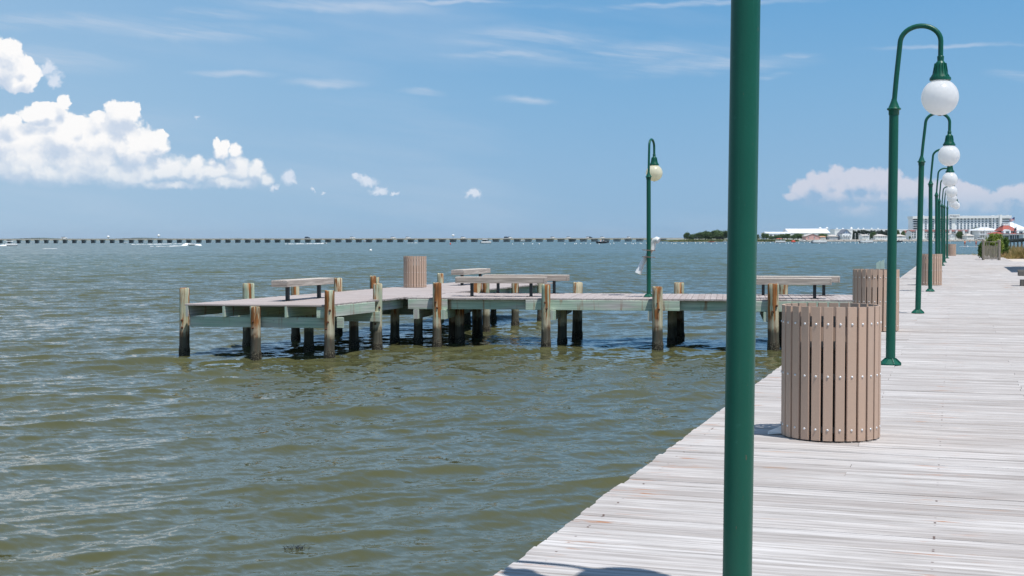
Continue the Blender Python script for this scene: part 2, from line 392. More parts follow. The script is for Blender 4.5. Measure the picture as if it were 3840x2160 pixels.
def globe(name, col, bottom_col):
    m, t, b = mat(name); o = t.obj(); z = t.sep(o)[2]
    c = t.mix(t.m('MULTIPLY', t.smooth(t.m('MULTIPLY', t.m('ADD', z, t.m('MULTIPLY', t.noise(o, 7, 3), .12)), -1.0), -.02, .20), .5), col, bottom_col)  # second colour blends in towards the globe's bottom, edge broken by noise
    tr = t.N.new('ShaderNodeBsdfTranslucent'); t.inp(tr.inputs[0], c)
    S(b, Base_Color=c, Roughness=.22)
    mx = t.N.new('ShaderNodeMixShader'); mx.inputs[0].default_value = .6
    t.L.new(b.outputs[0], mx.inputs[1]); t.L.new(tr.outputs[0], mx.inputs[2])
    t.L.new(mx.outputs[0], t.N['Material Output'].inputs[0])
    return m
M['globe'] = globe('white globe plastic', (.98, .98, .98), (.95, .91, .86))
M['globey'] = globe('yellowed globe plastic', (.97, .93, .76), (.92, .80, .50))
def slatmat():
    m, t, b = mat('tan recycled plastic'); p = t.pos(); r = t.attr('rnd')
    c = t.mix(t.noise(p, 160, 3, .7), (.46, .315, .230), (.60, .42, .312))
    c = t.mix(t.m('MULTIPLY', r, .2), c, (.34, .27, .22))
    c = t.mix(t.m('MULTIPLY', t.ramp(t.noise(t.v('MULTIPLY', p, (6, 6, 2)), 1.0, 4), [(.5, 0), (.75, 1)]), .3), c, (.46, .38, .32))
    S(b, Base_Color=c, Roughness=.6, Specular_IOR_Level=.35, Normal=t.bump(t.noise(p, 300, 2), .15, .001))
    return m
M['slat'] = slatmat()
M['rivet'] = flat('galvanised rivet', (.72, .72, .72), .35, .3)
M['liner'] = flat('black liner', (.022, .023, .024), .4, bump=.4)
M['hoop'] = flat('dark steel hoop', (.06, .06, .06), .5, .3)
M['blackmetal'] = flat('black painted steel', (.018, .024, .026), .4)
M['rust'] = flat('rusty bolt', (.13, .05, .025), .8, .2, var=.4, scale=40)
M['pvc'] = flat('white pipe plastic', (.80, .80, .78), .35, var=.05)
M['clamp'] = flat('rusty clamp', (.28, .19, .14), .6, .3, var=.4, scale=30)
M['white'] = flat('white paint', (.86, .86, .85), .5, var=.06, scale=.4)
M['whiteroof'] = flat('white metal roof', (.80, .80, .80), .4, var=.05, scale=.3)
M['glass'] = flat('dark window glass', (.045, .065, .085), .15, spec=.8)
M['glassfar'] = flat('pale tinted window glass', (.13, .17, .21), .2)
M['redroof'] = flat('red shingle roof', (.36, .085, .06), .8, var=.2, scale=1.5)
M['brownroof'] = flat('brown shingle roof', (.22, .09, .075), .8, var=.25, scale=1.5)
M['greyroof'] = flat('grey shingle roof', (.17, .19, .23), .8, var=.2, scale=1.5)
M['paleroof'] = flat('pale shingle roof', (.52, .48, .44), .8, var=.12, scale=1.5)
M['orangeroof'] = flat('orange shingle roof', (.50, .28, .16), .8, var=.15, scale=1.5)
M['pink'] = flat('pink siding', (.72, .40, .36), .7, var=.08, scale=.5)
M['bluewall'] = flat('blue siding', (.17, .24, .36), .7, var=.08, scale=.5)
M['greywall'] = flat('grey siding', (.42, .45, .50), .7, var=.08, scale=.5)
M['concrete'] = flat('bridge concrete', (.42, .41, .37), .85, var=.2, scale=.2)
M['concretedark'] = flat('old pier concrete', (.52, .55, .54), .85, var=.35, scale=.8)
M['boatwhite'] = flat('white fibreglass', (.88, .87, .86), .25, var=.04)
M['boatdark'] = flat('dark hull paint', (.03, .035, .05), .3)
M['redcloth'] = flat('red canvas', (.62, .09, .06), .8)
M['steel'] = flat('aluminium tube', (.55, .56, .58), .35, .6)
M['stone'] = flat('pale riprap stone', (.36, .33, .29), .9, var=.45, scale=1.2, bump=.5)
M['sand'] = flat('pale sand', (.56, .49, .42), .95, var=.12, scale=6, bump=.4)
M['bark'] = flat('tree bark', (.10, .08, .06), .9, var=.3, scale=8)
M['skin'] = flat('bare skin', (.50, .27, .18), .6, var=.08)  # even skin colour with slight noise
M['orangecloth'] = flat('orange life vest', (.75, .16, .05), .7)
M['buoy'] = flat('white buoy plastic', (.84, .84, .82), .35, var=.04)
def foliage(name, a, b_, c_=None):
    m, t, b = mat(name); r = t.attr('rnd'); p = t.pos()
    c = t.mix(r, a, b_)
    if c_: c = t.mix(t.ramp(t.noise(p, 1.2, 3), [(.45, 0), (.65, 1)]), c, c_)
    tr = t.N.new('ShaderNodeBsdfTranslucent'); t.inp(tr.inputs[0], c)
    S(b, Base_Color=c, Roughness=.6, Specular_IOR_Level=.3)
    mx = t.N.new('ShaderNodeMixShader'); mx.inputs[0].default_value = .25
    t.L.new(b.outputs[0], mx.inputs[1]); t.L.new(tr.outputs[0], mx.inputs[2]); t.L.new(mx.outputs[0], t.N['Material Output'].inputs[0])
    return m
M['leafdark'] = foliage('dark tree foliage', (.045, .09, .025), (.11, .18, .05))
M['leafmid'] = foliage('tree foliage', (.05, .10, .03), (.12, .20, .06))
M['conifer'] = foliage('conifer needles', (.010, .032, .022), (.03, .065, .035))
M['shrub'] = foliage('bayberry leaves', (.12, .19, .025), (.32, .38, .07), (.17, .23, .04))
M['shrubdark'] = foliage('dark shrub leaves', (.05, .11, .02), (.13, .21, .04))
M['marsh'] = foliage('marsh grass blades', (.12, .16, .045), (.26, .28, .09), (.20, .20, .08))
M['dune'] = foliage('dune grass blades', (.22, .23, .06), (.55, .40, .18), (.55, .38, .20))
M['lawn'] = foliage('strip of short grass', (.14, .18, .07), (.26, .28, .13))

# ------------------------------------------------------------------ water
def make_water():
    rs = np.concatenate([np.geomspace(.5, 8, 36, endpoint=False), np.geomspace(8, 240, 1450, endpoint=False), np.geomspace(240, 15000, 120)])
    th = np.concatenate([np.linspace(-30, 30, 1000), np.linspace(30, 330, 240)[1:-1]])*math.pi/180
    RR, TT = np.meshgrid(rs, th, indexing='ij')
    X = RR*np.sin(TT); Y = RR*np.cos(TT)
    cell = np.maximum(np.gradient(rs)[:, None], RR*np.gradient(np.concatenate([th]))[None, :])
    Z = np.zeros_like(X); DX = np.zeros_like(X); DY = np.zeros_like(X)
    N = 110
    lam = np.geomspace(.13, 5.5, N)
    g = np.random.default_rng(5)
    for i in range(N):
        L = lam[i]; k = 2*math.pi/L
        d = R(303)+g.normal(0, .46)
        if L > 2.2: d = R(300)+g.normal(0, .32)
        slope = .0335*((1 if L > .38 else .72) if L < 1.2 else (L/1.2)**-.8)
        A = slope/k*g.uniform(.6, 1.35)
        ph = g.uniform(0, 2*math.pi); cx, cy = math.cos(d), math.sin(d)
        a = k*(cx*X+cy*Y)+ph
        att = np.clip((L/cell-2.2)/2.5, 0, 1)
        Z += A*att*np.sin(a); q = .9*A*att*np.cos(a)
        DX += q*cx; DY += q*cy
    # gusts: patches of rougher and calmer water
    gust = .82+.22*np.sin(X*.31+Y*.11+1)*np.sin(Y*.19-X*.07+2)+.15*np.sin(X*.9-.5*Y)*np.sin(.43*Y+.3*X)
    Z *= gust; X2 = X+DX*gust; Y2 = Y+DY*gust
    nr, nt = X.shape
    me = bpy.data.meshes.new('water')
    idx = np.arange(nr*nt).reshape(nr, nt)
    a = idx[:-1]; b = idx[1:]
    f = np.stack([a, np.roll(a, -1, 1), np.roll(b, -1, 1), b], -1).reshape(-1, 4)[:, ::-1]
    me.vertices.add(nr*nt); me.vertices.foreach_set('co', np.stack([X2, Y2, Z], -1).astype(np.float32).ravel())
    me.loops.add(f.size); me.loops.foreach_set('vertex_index', f.astype(np.int32).ravel())
    me.polygons.add(len(f)); me.polygons.foreach_set('loop_start', np.arange(0, f.size, 4, dtype=np.int32))
    me.polygons.foreach_set('loop_total', np.full(len(f), 4, dtype=np.int32)); me.polygons.foreach_set('use_smooth', np.ones(len(f), dtype=bool))
    me.update(); me.validate()
    o = bpy.data.objects.new('water', me); COL.objects.link(o)
    m, t, bs = mat('murky bay water'); p = t.pos()
    px_, py_, pz_ = t.sep(p)
    dist = t.v('LENGTH', p, out=1)
    q = t.v('MULTIPLY', p, (1, 1.0, 0))
    rot = t.comb(t.m('ADD', t.m('MULTIPLY', px_, .82), t.m('MULTIPLY', py_, -.57)), t.m('ADD', t.m('MULTIPLY', px_, .57), t.m('MULTIPLY', py_, .82)), 0.0)
    n1 = t.noise(t.v('MULTIPLY', rot, (6.5, 13, 1)), 1.0, 4, .62, 'Color')
    n2 = t.noise(t.v('MULTIPLY', rot, (.42, .85, 1)), 1.0, 6, .72, 'Color')
    n3 = t.noise(t.v('MULTIPLY', rot, (2.2, 4.6, 1)), 1.0, 5, .68, 'Color')
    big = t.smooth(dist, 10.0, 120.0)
    k1 = t.m('MULTIPLY_ADD', big, .0, .38)
    k2 = t.m('MULTIPLY', big, .85)
    def cen(n, k): return t.v('MULTIPLY', t.v('MULTIPLY', t.v('SUBTRACT', n, (.5, .5, .5)), (1, 1, 0)), t.comb(k, k, 0.0))
    nn = t.N.new('ShaderNodeNewGeometry').outputs['Normal']
    nv = t.v('NORMALIZE', t.v('ADD', t.v('ADD', t.v('ADD', nn, cen(n1, k1)), cen(n2, k2)), t.v('ADD', cen(n3, .50), t.comb(0.0, t.m('MULTIPLY', big, -.11), 0.0))))
    col = t.mix(t.ramp(t.noise(p, .06, 3), [(.35, 0), (.65, 1)]), (.070, .072, .029), (.086, .087, .039))
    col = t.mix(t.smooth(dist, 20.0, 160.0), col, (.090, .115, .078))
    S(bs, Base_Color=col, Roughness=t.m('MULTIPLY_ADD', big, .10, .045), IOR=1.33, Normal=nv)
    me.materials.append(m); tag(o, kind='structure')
make_water()

# ------------------------------------------------------------------ boardwalk
def boardwalk():
    mb = MB(); s = -8.0; i = 0; rj = random.Random(3)
    while s < 119:
        wdt = .139+rj.uniform(-.003, .003); width = 9.6 if s < 85 else 5.2
        start = rj.uniform(-.008, .007)
        cuts = [start]; x = rj.choice([1.2, 2.4, 3.6, 4.8])
        while x < width-1: cuts.append(x+rj.uniform(-.01, .01)); x += rj.choice([2.4, 3.6, 4.8])
        cuts.append(width)
        for a, b in zip(cuts[:-1], cuts[1:]):
            dz = rj.uniform(-.005, .004); tl = rj.uniform(-.035, .035)
            c = BW(s+wdt/2, (a+b)/2, DECK-.019+dz); tw = rj.uniform(-.002, .002)
            mb.box(c, V*(b-a-.004)+U*tw, U*wdt+Z3*tl*wdt, Z3*.038-U*tl*.038, r=rj.random(), bev=.009)
        s += wdt+rj.uniform(.007, .016); i += 1
    o = mb.build('boardwalk', M['deck'], fix=False); tag(o, kind='structure')
    mb = MB()
    for s0 in np.arange(-8, 118, 3.0):
        for wd in (.12, 1.6, 3.2, 4.9, 7.0, 9.4):
            if s0 > 83 and wd > 5: continue
            mb.box(BW(s0+1.5, wd, DECK-.04-.12), U*2.99, V*.05, Z3*.235)
    mb.build('joist', M['treated'], o)
    for s0 in np.arange(-6.5, 116, 3.0):
        for wd in (.35, 4.2, 8.6):
            if s0 > 83 and wd > 5: continue
            if s0 > 60 and wd > 3: continue
            mb = MB(); b0 = BW(s0, wd, 0)
            mb.lathe([(.12, -1.0), (.115, 0), (.11, .86)], 12, (b0.x, b0.y, 0)); mb.build('pile', M['pile'], o, smooth=40)
boardwalk()

# ------------------------------------------------------------------ lamps
def make_lamp(globemat):
    root = empty('street_lamp', (0, 0, 0))
    mb = MB(); mb.lathe([(.0515, .012), (.0515, 1.4), (.0505, 2.76)], 32); mb.build('pole', M['green'], root, smooth=40)
    mb = MB(); n = 8; prof = [(.118, .0), (.122, .008), (.118, .018), (.085, .045), (.060, .066)]
    mb.rings([[Vector((rr*math.cos(2*math.pi*(k+.5)/n), rr*math.sin(2*math.pi*(k+.5)/n), z)) for k in range(n)] for rr, z in prof])
    for k in range(n):
        a = 2*math.pi*(k+.5)/n; d = Vector((math.cos(a), math.sin(a), 0)); e = Vector((-d.y, d.x, 0))
        mb.poly([d*.052+Z3*.0+e*.004, d*.124+Z3*.0+e*.004, d*.122+Z3*.022+e*.004, d*.064+Z3*.076+e*.004, d*.052+Z3*.076+e*.004], -e*.008)
    bz = mb.build('base_plate', M['green'], root)
    for k in range(4):
        a = math.pi/2*k+.4; mb = MB(); mb.lathe([(.009, .018), (.009, .036), (.004, .04)], 6, (.101*math.cos(a), .101*math.sin(a), 0)); mb.build('bolt', M['green'], bz)
    mb = MB(); mb.lathe([(.054, 2.755), (.057, 2.76), (.057, 2.80), (.060, 2.806), (.074, 2.812), (.076, 2.822), (.072, 2.83), (.060, 2.835), (.030, 2.915), (.029, 2.93)], 32)
    mb.build('collar', M['green'], root, smooth=35)
    pts = [(0, 0, 2.88), (.02, 0, 3.15), (.056, 0, 3.55)]
    cxx, rx, rz, zc = .268, .212, .175, 3.54
    for k in range(1, 17): a = math.pi-math.pi*k/16; pts.append((cxx+rx*math.cos(a), 0, zc+rz*math.sin(a)))
    pts += [(.48, 0, 3.46), (.48, 0, 3.37)]
    mb = MB(); mb.tube(pts, .0275, 16); mb.build('arm', M['green'], root, smooth=50)
    mb = MB(); mb.lathe([(.033, 3.41), (.036, 3.405), (.036, 3.39), (.034, 3.355), (.044, 3.345), (.056, 3.325), (.066, 3.27), (.078, 3.215), (.094, 3.185), (.096, 3.18), (.110, 3.178), (.113, 3.165), (.113, 3.150), (.108, 3.145)], 32, (.48, 0, -.03))
    for k in range(16):
        a = 2*math.pi*k/16; d = Vector((math.cos(a), math.sin(a), 0)); e = Vector((-d.y, d.x, 0)); o_ = Vector((.48, 0, -.03))
        mb.poly([o_+d*.050+Z3*3.33+e*.004, o_+d*.064+Z3*3.33+e*.004, o_+d*.083+Z3*3.215+e*.004, o_+d*.099+Z3*3.186+e*.004, o_+d*.09+Z3*3.186+e*.004], -e*.008)
    mb.build('lamp_cap', M['green'], root, smooth=30)
    mb = MB(); rg = .197; mb.ball((0, 0, 0), rg, 40, 28)
    g = mb.build('globe', globemat, root, smooth=True, loc=(.48, 0, 2.934))
    mb = MB(); mb.lathe([(.02, -.004), (.02, .004)], 16, (0, 0, -rg)); mb.build('drain_plug', M['clamp'], g)
    return root
proto = make_lamp(M['globe'])
proto2 = make_lamp(M['globey'])
lamps = [  # px base, scale, lean about the depth axis
    (None, 1.0, .0096, 'large foreground green lamp post crossing the whole view beside the nearest litter bin'),
    ((3339, 1368), 1.0, .0045, 'tall green lamp just behind the nearest litter bin, its white globe largest in view'),
    ((3442, 1175), 1.0, .014, 'green lamp post before the third litter bin, leaning slightly right, second largest globe'),
    ((3488, 1093), 1.0, -.006, 'straight green lamp standing right in front of the slats of the third litter bin'),
    ((3513, 1046), 1.02, -.014, 'thin green lamp rising behind the third litter bin, the nearer of two overlapping posts'),
    ((3523, 1018), 1.05, -.013, 'thin green lamp rising behind the third litter bin, the farther of two overlapping posts'),
    ((3533.7, 996.5), 1.08, -.016, 'small distant green lamp with its base just right of the third litter bin'),
    ((3541.9, 984.7), 1.14, -.014, 'small distant green lamp standing left of the farthest litter bins'),
    ((3551.5, 969.2), 1.24, -.006, 'farthest small green lamp standing in front of the farthest litter bins')]
for i, (b, sc, lean, lab) in enumerate(lamps):
    o = proto if i == 0 else copy_tree(proto)
    loc = P(*b) if b else Vector((.792, 4.62, DECK))
    o.location = loc; o.scale = (sc,)*3
    o.rotation_euler = (Matrix.Rotation(lean, 3, 'Y') @ Matrix.Rotation(-UA+R(random.uniform(-4, 4)), 3, 'Z')).to_euler()
    tag(o, lab, 'street lamp', 'green globe lamps along the boardwalk')
pl = P(2433, 1113.5); proto2.location = pl; proto2.scale = (1.02, 1.02, 1.02)
proto2.rotation_euler = (Matrix.Rotation(-.004, 3, 'Y') @ Matrix.Rotation(R(68), 3, 'Z')).to_euler()
tag(proto2, 'green lamp with a yellowed globe standing alone on the fishing pier', 'street lamp')

# white recycling tube strapped behind the pier lamp
tr = empty('recycling_tube', (pl.x, pl.y, DECK), 0, 'white plastic pipe with a bent top strapped to the pier lamp post', 'tube')
mb = MB(); pts = [(-.20, .12, .56), (-.12, .12, .80), (.0, .125, 1.02), (.075, .125, 1.18)]
mb.tube([(x*1.25, y, z) for x, y, z in pts], [.08, .062, .058, .058], 16); mb.build('pipe', M['pvc'], tr, smooth=40)
mb = MB(); mb.tube([(.078, .125, 1.13), (.105, .125, 1.20), (.115, .125, 1.28), (.14, .11, 1.35), (.19, .09, 1.375), (.245, .06, 1.345)], [.070, .070, .068, .070, .074, .078], 16); mb.build('elbow', M['pvc'], tr, smooth=40)
for zz in (.96, 1.12):
    mb = MB(); mb.box((.0, .06, zz), (.30, 0, -.02), (0, .23, 0), (0, 0, .018)); mb.build('clamp', M['clamp'], tr)

# ------------------------------------------------------------------ litter bins
def make_bin():
    root = empty('litter_bin', (0, 0, 0)); n = 26; Rr = .331; H = .92
    for k in range(n):
        a = 2*math.pi*k/n+.05; d = Vector((math.cos(a), math.sin(a), 0)); e = Vector((-d.y, d.x, 0))
        mb = MB(); jit = random.uniform(-.0012, .0012)
        mb.box(d*Rr+Z3*(H/2+.01+jit), Z3*H, e*(.066+random.uniform(-.003, .002)), d*.02, bev=.003)
        sl_ = mb.build('slat', M['slat'], root)
        for zz in (.085, .452, .812):
            mb = MB(); c = d*(Rr+.010)+Z3*zz
            rg = []
            for q, (rr, h) in enumerate([(.0085, 0), (.0085, .002), (.006, .005), (.002, .0062)]):
                rg.append([c+d*h+(e*math.cos(2*math.pi*j/10)+Z3*math.sin(2*math.pi*j/10))*rr for j in range(10)])
            mb.rings(rg); mb.build('rivet', M['rivet'], sl_, smooth=True)
    for zz in (.085, .452, .812):
        mb = MB(); mb.lathe([(Rr-.018, zz-.02), (Rr-.011, zz-.02), (Rr-.011, zz+.02), (Rr-.018, zz+.02), (Rr-.018, zz-.02)], 52, cap=False); mb.build('hoop', M['hoop'], root)
    mb = MB(); pr = [(.24, .03), (.255, .05), (.285, .62), (.30, .635), (.30, .65), (.275, .645), (.26, .58), (.22, .12)]; mb.lathe(pr, 36)
    mb.build('liner', M['liner'], root, smooth=40)
    return root
bin0 = make_bin()
bins = [((3113, 1661), 1.0, .345, 'nearest and largest tan slatted litter bin, beside the foreground lamp post'),
        ((3283, 1245), 1.0, .345, 'tan slatted litter bin behind the second lamp post, next to the pier entrance'),
        ((3487, 1070.6), 1.0, .345, 'tan slatted litter bin farther along, crossed by two lamp posts'),
        ((3568, 959.6), 1.0, .345, 'distant pale slatted litter bin at the boardwalk end, right one of the pair'),
        ((3556, 958.0), 1.0, .345, 'distant pale slatted litter bin half hidden behind its twin and a lamp post'),
        ((1556.5, 1079), .97, .33, 'tan slatted litter bin standing on the fishing pier head')]
for i, (b, sc, rr, lab) in enumerate(bins):
    o = bin0 if i == 0 else copy_tree(bin0)
    p = P(*b); dirn = Vector((p.x, p.y, 0)).normalized()
    o.location = p+dirn*rr; o.scale = (sc,)*3; o.rotation_euler = (0, 0, i*.7+.02)
    tag(o, lab, 'litter bin', 'tan slatted litter bins')

p = P(3301, 1060, 0); d_ = ray(3301, 1000); e_ = None
k_ = 35.2/d_.y; mp = empty('mooring_post', (d_.x*k_, 35.2, 0), -UA, 'pair of pale green timbers with slanted tops behind the second litter bin', 'post')
for x_ in (-.052, .052):
    mb = MB(); zt_ = DECK+.80+x_*.3
    mb.add([(x_-.05, -.07, -.8), (x_+.05, -.07, -.8), (x_+.05, .07, -.8), (x_-.05, .07, -.8), (x_-.05, -.07, zt_-.04), (x_+.05, -.07, zt_+.02), (x_+.05, .07, zt_+.02), (x_-.05, .07, zt_-.04)],
           [[3, 2, 1, 0], [4, 5, 6, 7], [0, 1, 5, 4], [1, 2, 6, 5], [2, 3, 7, 6], [3, 0, 4, 7]]); mb.build('timber', flat('pale green timber', (.42, .55, .48), .8, var=.15, scale=6), mp)
p = P(2908, 1629); mb = MB()
for k in range(3):
    a_ = k*2.1; mb.add([(-.06, -.02, .004+.01*k), (.05, -.03, .012), (.07, .03, .03*k+.006), (-.04, .04, .02), (0, 0, .045)], [[0, 1, 4], [1, 2, 4], [2, 3, 4], [3, 0, 4]])
o = mb.build('paper_scrap', M['white'], loc=p); tag(o, 'crumpled white paper scrap on the boards against the nearest litter bin', 'litter')
mb = MB(); p = P(1106, 2062, 0)
for _ in range(60):
    x_ = random.gauss(0, .055); y_ = random.gauss(0, .035); h_ = random.uniform(.008, .028); a_ = random.uniform(-.5, .5)
    mb.tube([(x_, y_, -.02), (x_+a_*.02, y_, h_*.6), (x_+a_*.06, y_+random.uniform(-.02, .02), h_)], [.003, .002, .001], 4)
o = mb.build('seaweed_clump', flat('dark seaweed', (.035, .045, .05), .6), loc=(p.x, p.y, .01)); tag(o, 'small dark spiky clump of seaweed floating in the near water', 'seaweed')

# ------------------------------------------------------------------ fishing pier
TA = R(20.6); T = Vector((math.sin(TA), math.cos(TA), 0))
A = P(695, 1139.5); B = P(1214, 1143.7); WV = (B-A); W_ = WV.length; WN = WV.normalized(); TL = 15.2
C0 = P(1530, 1113.4); AA = R(99.2); AD = Vector((math.sin(AA), math.cos(AA), 0)); AN = Vector((-AD.y, AD.x, 0))  # arm direction and away-from-camera normal
E1 = P(3191, 1125.6); C0 = E1-AD*((E1-P(1530, 1113.4)).dot(AD)); AW = 3.0
pier = empty('fishing_pier', (0, 0, 0), 0, 'weathered wooden fishing pier with green beams and rust stained piles over the water', 'pier')
mb = MB(); s = 0.0; rj = random.Random(9)
while s < TL:
    wd = .138; a = rj.uniform(-.02, .02)
    sag = .0
    c = A+T*(s+wd/2)+WN*(W_/2)+Z3*(-.019+rj.uniform(-.003, .003))
    mb.box(c+WN*a, WN*(W_+.04+rj.uniform(-.016, .016)), T*wd, Z3*.038, r=rj.random(), bev=.005); s += wd+.006
mb.build('deck', M['pdeck'], pier, fix=False)
mb = MB(); s = -.55
Bt = B+T*.0
def meet(p):   # distance along AN from p until the line of the head's right edge
    # p + AN*q = B + T*k
    den = AN.x*T.y-AN.y*T.x; dlt = (B+WN*.04)-p
    return (dlt.x*T.y-dlt.y*T.x)/den
armL = 0
while True:
    wd = .138; p = C0+AD*(s+wd/2)
    e = (p+AN*1.5-E0).dot(V)
    if e > -.02-.0: break
    q1 = -.012+rj.uniform(-.010, .010); q2 = AW+rj.uniform(-.02, .02)
    mt = meet(p); lo = q1; hi = q2
    # keep only the part on the right of the head edge
    side = (p+AN*2.9-B).dot(Vector((T.y, -T.x, 0)))
    side0 = (p-B).dot(Vector((T.y, -T.x, 0)))
    if side < .06: hi = min(hi, mt) if side0 > 0 else -1
    if hi-lo > .1:
        c = p+AN*((lo+hi)/2)+Z3*(-.019+rj.uniform(-.003, .003))
        mb.box(c, AN*(hi-lo), AD*wd, Z3*.038, r=rj.random(), bev=.005)
    s += wd+.006; armL = s
mb.build('deck', M['pdeck'], pier, fix=False)
def beam(name, p0, p1, h, t_, ztop, matn='treated', parent=pier):
    p0 = Vector(p0); p1 = Vector(p1); d = p1-p0; d.z = 0; n = Vector((d.y, -d.x, 0)).normalized()
    mb = MB(); mb.box(((p0.x+p1.x)/2, (p0.y+p1.y)/2, ztop-h/2), d, n*t_, Z3*h, bev=.006)
    return mb.build(name, M[matn], parent, fix=False)
zt = DECK-.04; BH = .235; zc = zt-BH-.003
OUT = -WN
# head stringers (run along the head)
for frac in (.0, .27, .47, .72):
    q = A+WN*(W_*frac+.03)-T*.002; beam('stringer', q, q+T*(TL-.1), BH, .055, zt)
q = B+WN*.008
beam('stringer', q+T*.02, q+T*2.35, BH, .06, zt); beam('stringer', q-WN*.16+T*2.2, q-WN*.16+T*4.2, BH, .055, zt)
beam('stringer', q-WN*.16+T*7.2, q-WN*.16+T*(TL-.1), BH, .055, zt)
mbk = MB(); mbk.box(B-WN*.09+T*.035+Z3*(-.04-BH/2), WN*.16, T*.03, Z3*BH); mbk.build('end_block', M['treated'], pier)
# arm stringers, front side in proud and set-back lengths
def armpt(px): # length along the arm where a sight line crosses its front face
    d = ray(px, 1100); # solve C0 + AD*s on the vertical plane through the ray
    den = AD.x*d.y-AD.y*d.x; return (-C0.x*d.y+C0.y*d.x)/den
sg = [(1531, 1678, .0), (1678, 1972, .14), (1972, 2549, .0), (2549, 2790, .14), (2790, 3200, .0)]
for a_, b_, off in sg:
    p0 = C0+AD*armpt(a_)+AN*off; p1 = C0+AD*armpt(b_)+AN*off; beam('stringer', p0, p1, BH, .055, zt)
for off in (1.0, 2.0, 2.9):
    beam('stringer', C0+AD*(.2+.33*off)+AN*off, C0+AD*(armL-.1)+AN*off, BH, .055, zt)
# piles
def make_pile(base, r, top, seed, bolts=()):
    rr = random.Random(seed); mb = MB(); n = 18; rings = []; lx, ly = rr.uniform(-.012, .012), rr.uniform(-.01, .01)
    ph = [rr.uniform(0, 6.28) for _ in range(4)]
    zs = list(np.linspace(-.9, top-.02, 22))
    for z in zs:
        ring = []
        for k in range(n):
            a = 2*math.pi*k/n
            q = r*(1.06-.05*(z/1.5)+.025*math.sin(2*a+ph[0]+z*.6)+.018*math.sin(3*a+ph[1]-z*1.3)+.012*math.sin(5*a+z*4+ph[2]))
            if z < .22: q += (.012+.012*math.sin(9*a+z*20))*min(1, (.22-z)/.15)
            ring.append(Vector((q*math.cos(a)+lx*z, q*math.sin(a)+ly*z, z+(.008*math.sin(a*3+ph[3]) if z > top-.03 else 0))))
        rings.append(ring)
    rings.append([Vector((v.x*.93, v.y*.93, v.z+.016)) for v in rings[-1]])
    rings.append([Vector((v.x*.5, v.y*.5, v.z+.003)) for v in rings[-1]])
    mb.rings(rings)
    o = mb.build('pile', M['pilerust' if seed in (692, 955, 1235, 1641, 2467) else 'pile'], pier, smooth=50); o.location = (base.x, base.y, 0)
    for (ang, z) in bolts:
        mb = MB(); d = Vector((math.cos(ang), math.sin(ang), 0)); e = Vector((-d.y, d.x, 0)); c = d*r+Z3*z
        mb.rings([[c+d*h+(e*math.cos(2*math.pi*j/8)+Z3*math.sin(2*math.pi*j/8))*q for j in range(8)] for q, h in ((.026, -.01), (.026, .012), (.016, .014), (.016, .03), (.010, .036))])
        mb.build('bolt', M['rust'], o, smooth=30)
    return o
def at(px, wy, r, top, bolts=(), extra=0):
    p = P(px, wy, 0); d = Vector((p.x, p.y, 0)).normalized(); b = p+d*(r+extra)
    return make_pile(b, r, top, int(px), bolts)
TD = DECK+.31
FR = -math.pi/2
HD = []
# outer row at the near end of the head
at(692, 1334, .105, TD+.02, ((FR-.25, .78), (FR-.2, .62))); 
def crossE(px, off):
    d = ray(px, 1100); p0 = A-T*off; den = WN.x*d.y-WN.y*d.x; k = (-p0.x*d.y+p0.y*d.x)/den; return p0+WN*k
make_pile(crossE(957, .0), .105, DECK-.045, 955, ((FR-.3, .80), (FR-.35, .66))); at(1235, 1350, .105, TD, ((FR-.1, .80), (FR-.5, .66), (FR+.3, 1.05)))
at(1415, 1312, .11, TD+.06, ((FR-.3, .72), (FR-.3, .60), (FR+.6, .98)))
for (px, ss) in ((1641, 0), (2049, 0), (2467, 0), (2901, 0)):
    pass
def armpile(px, r=.11, top=TD, off=-.10, bolts=((FR-.2, 1.07), (FR+.15, .93))):
    s_ = armpt(px); p = C0+AD*s_+AN*off; return make_pile(p, r, top, int(px), bolts)
armpile(1641, .105, TD+.05); armpile(2049, .105, TD+.02); armpile(2467, .118, TD-.02); armpile(2901, .12, TD+.06, bolts=((FR+.4, 1.03), (FR-.3, .9)))
def crossT(px):   # on the left edge of the head
    d = ray(px, 1100); p0 = A-WN*.09; den = T.x*d.y-T.y*d.x; k = (-p0.x*d.y+p0.y*d.x)/den; return p0+T*k
for px, r, tp in ((932, .135, TD+.05), (1108, .105, TD), (1266, .11, TD+.05), (1400, .09, TD+.05), (1412, .075, TD), (1652, .10, TD)):
    make_pile(crossT(px), r, tp, px)
def crossR(px, off=.10):
    d = ray(px, 1100); p0 = B+WN*off; den = T.x*d.y-T.y*d.x; k = (-p0.x*d.y+p0.y*d.x)/den; return p0+T*k
for px, r in ((1823, .10), (1932, .105), (2027, .095)): make_pile(crossR(px), r, TD-.02, px)
def crossB(px, off=AW+.1):
    d = ray(px, 1100); p0 = C0+AN*off; den = AD.x*d.y-AD.y*d.x; k = (-p0.x*d.y+p0.y*d.x)/den; return p0+AD*k
for px, r, tp in ((1790, .125, TD+.1), (2165, .125, TD-.03), (2547, .125, TD-.03), (2936, .12, TD)): make_pile(crossB(px), r, tp, px)
# inner piles under the deck
for px, wy, r in ((1158, 1315, .105), (1328, 1304, .105), (1480, 1285, .11), (1568, 1286, .105), (1700, 1283, .11), (1725, 1288, .11), (2108, 1292, .105), (2520, 1290, .11), (1752, 1220, .10), (1850, 1203, .09)):
    at(px, wy, r, zc-.02)
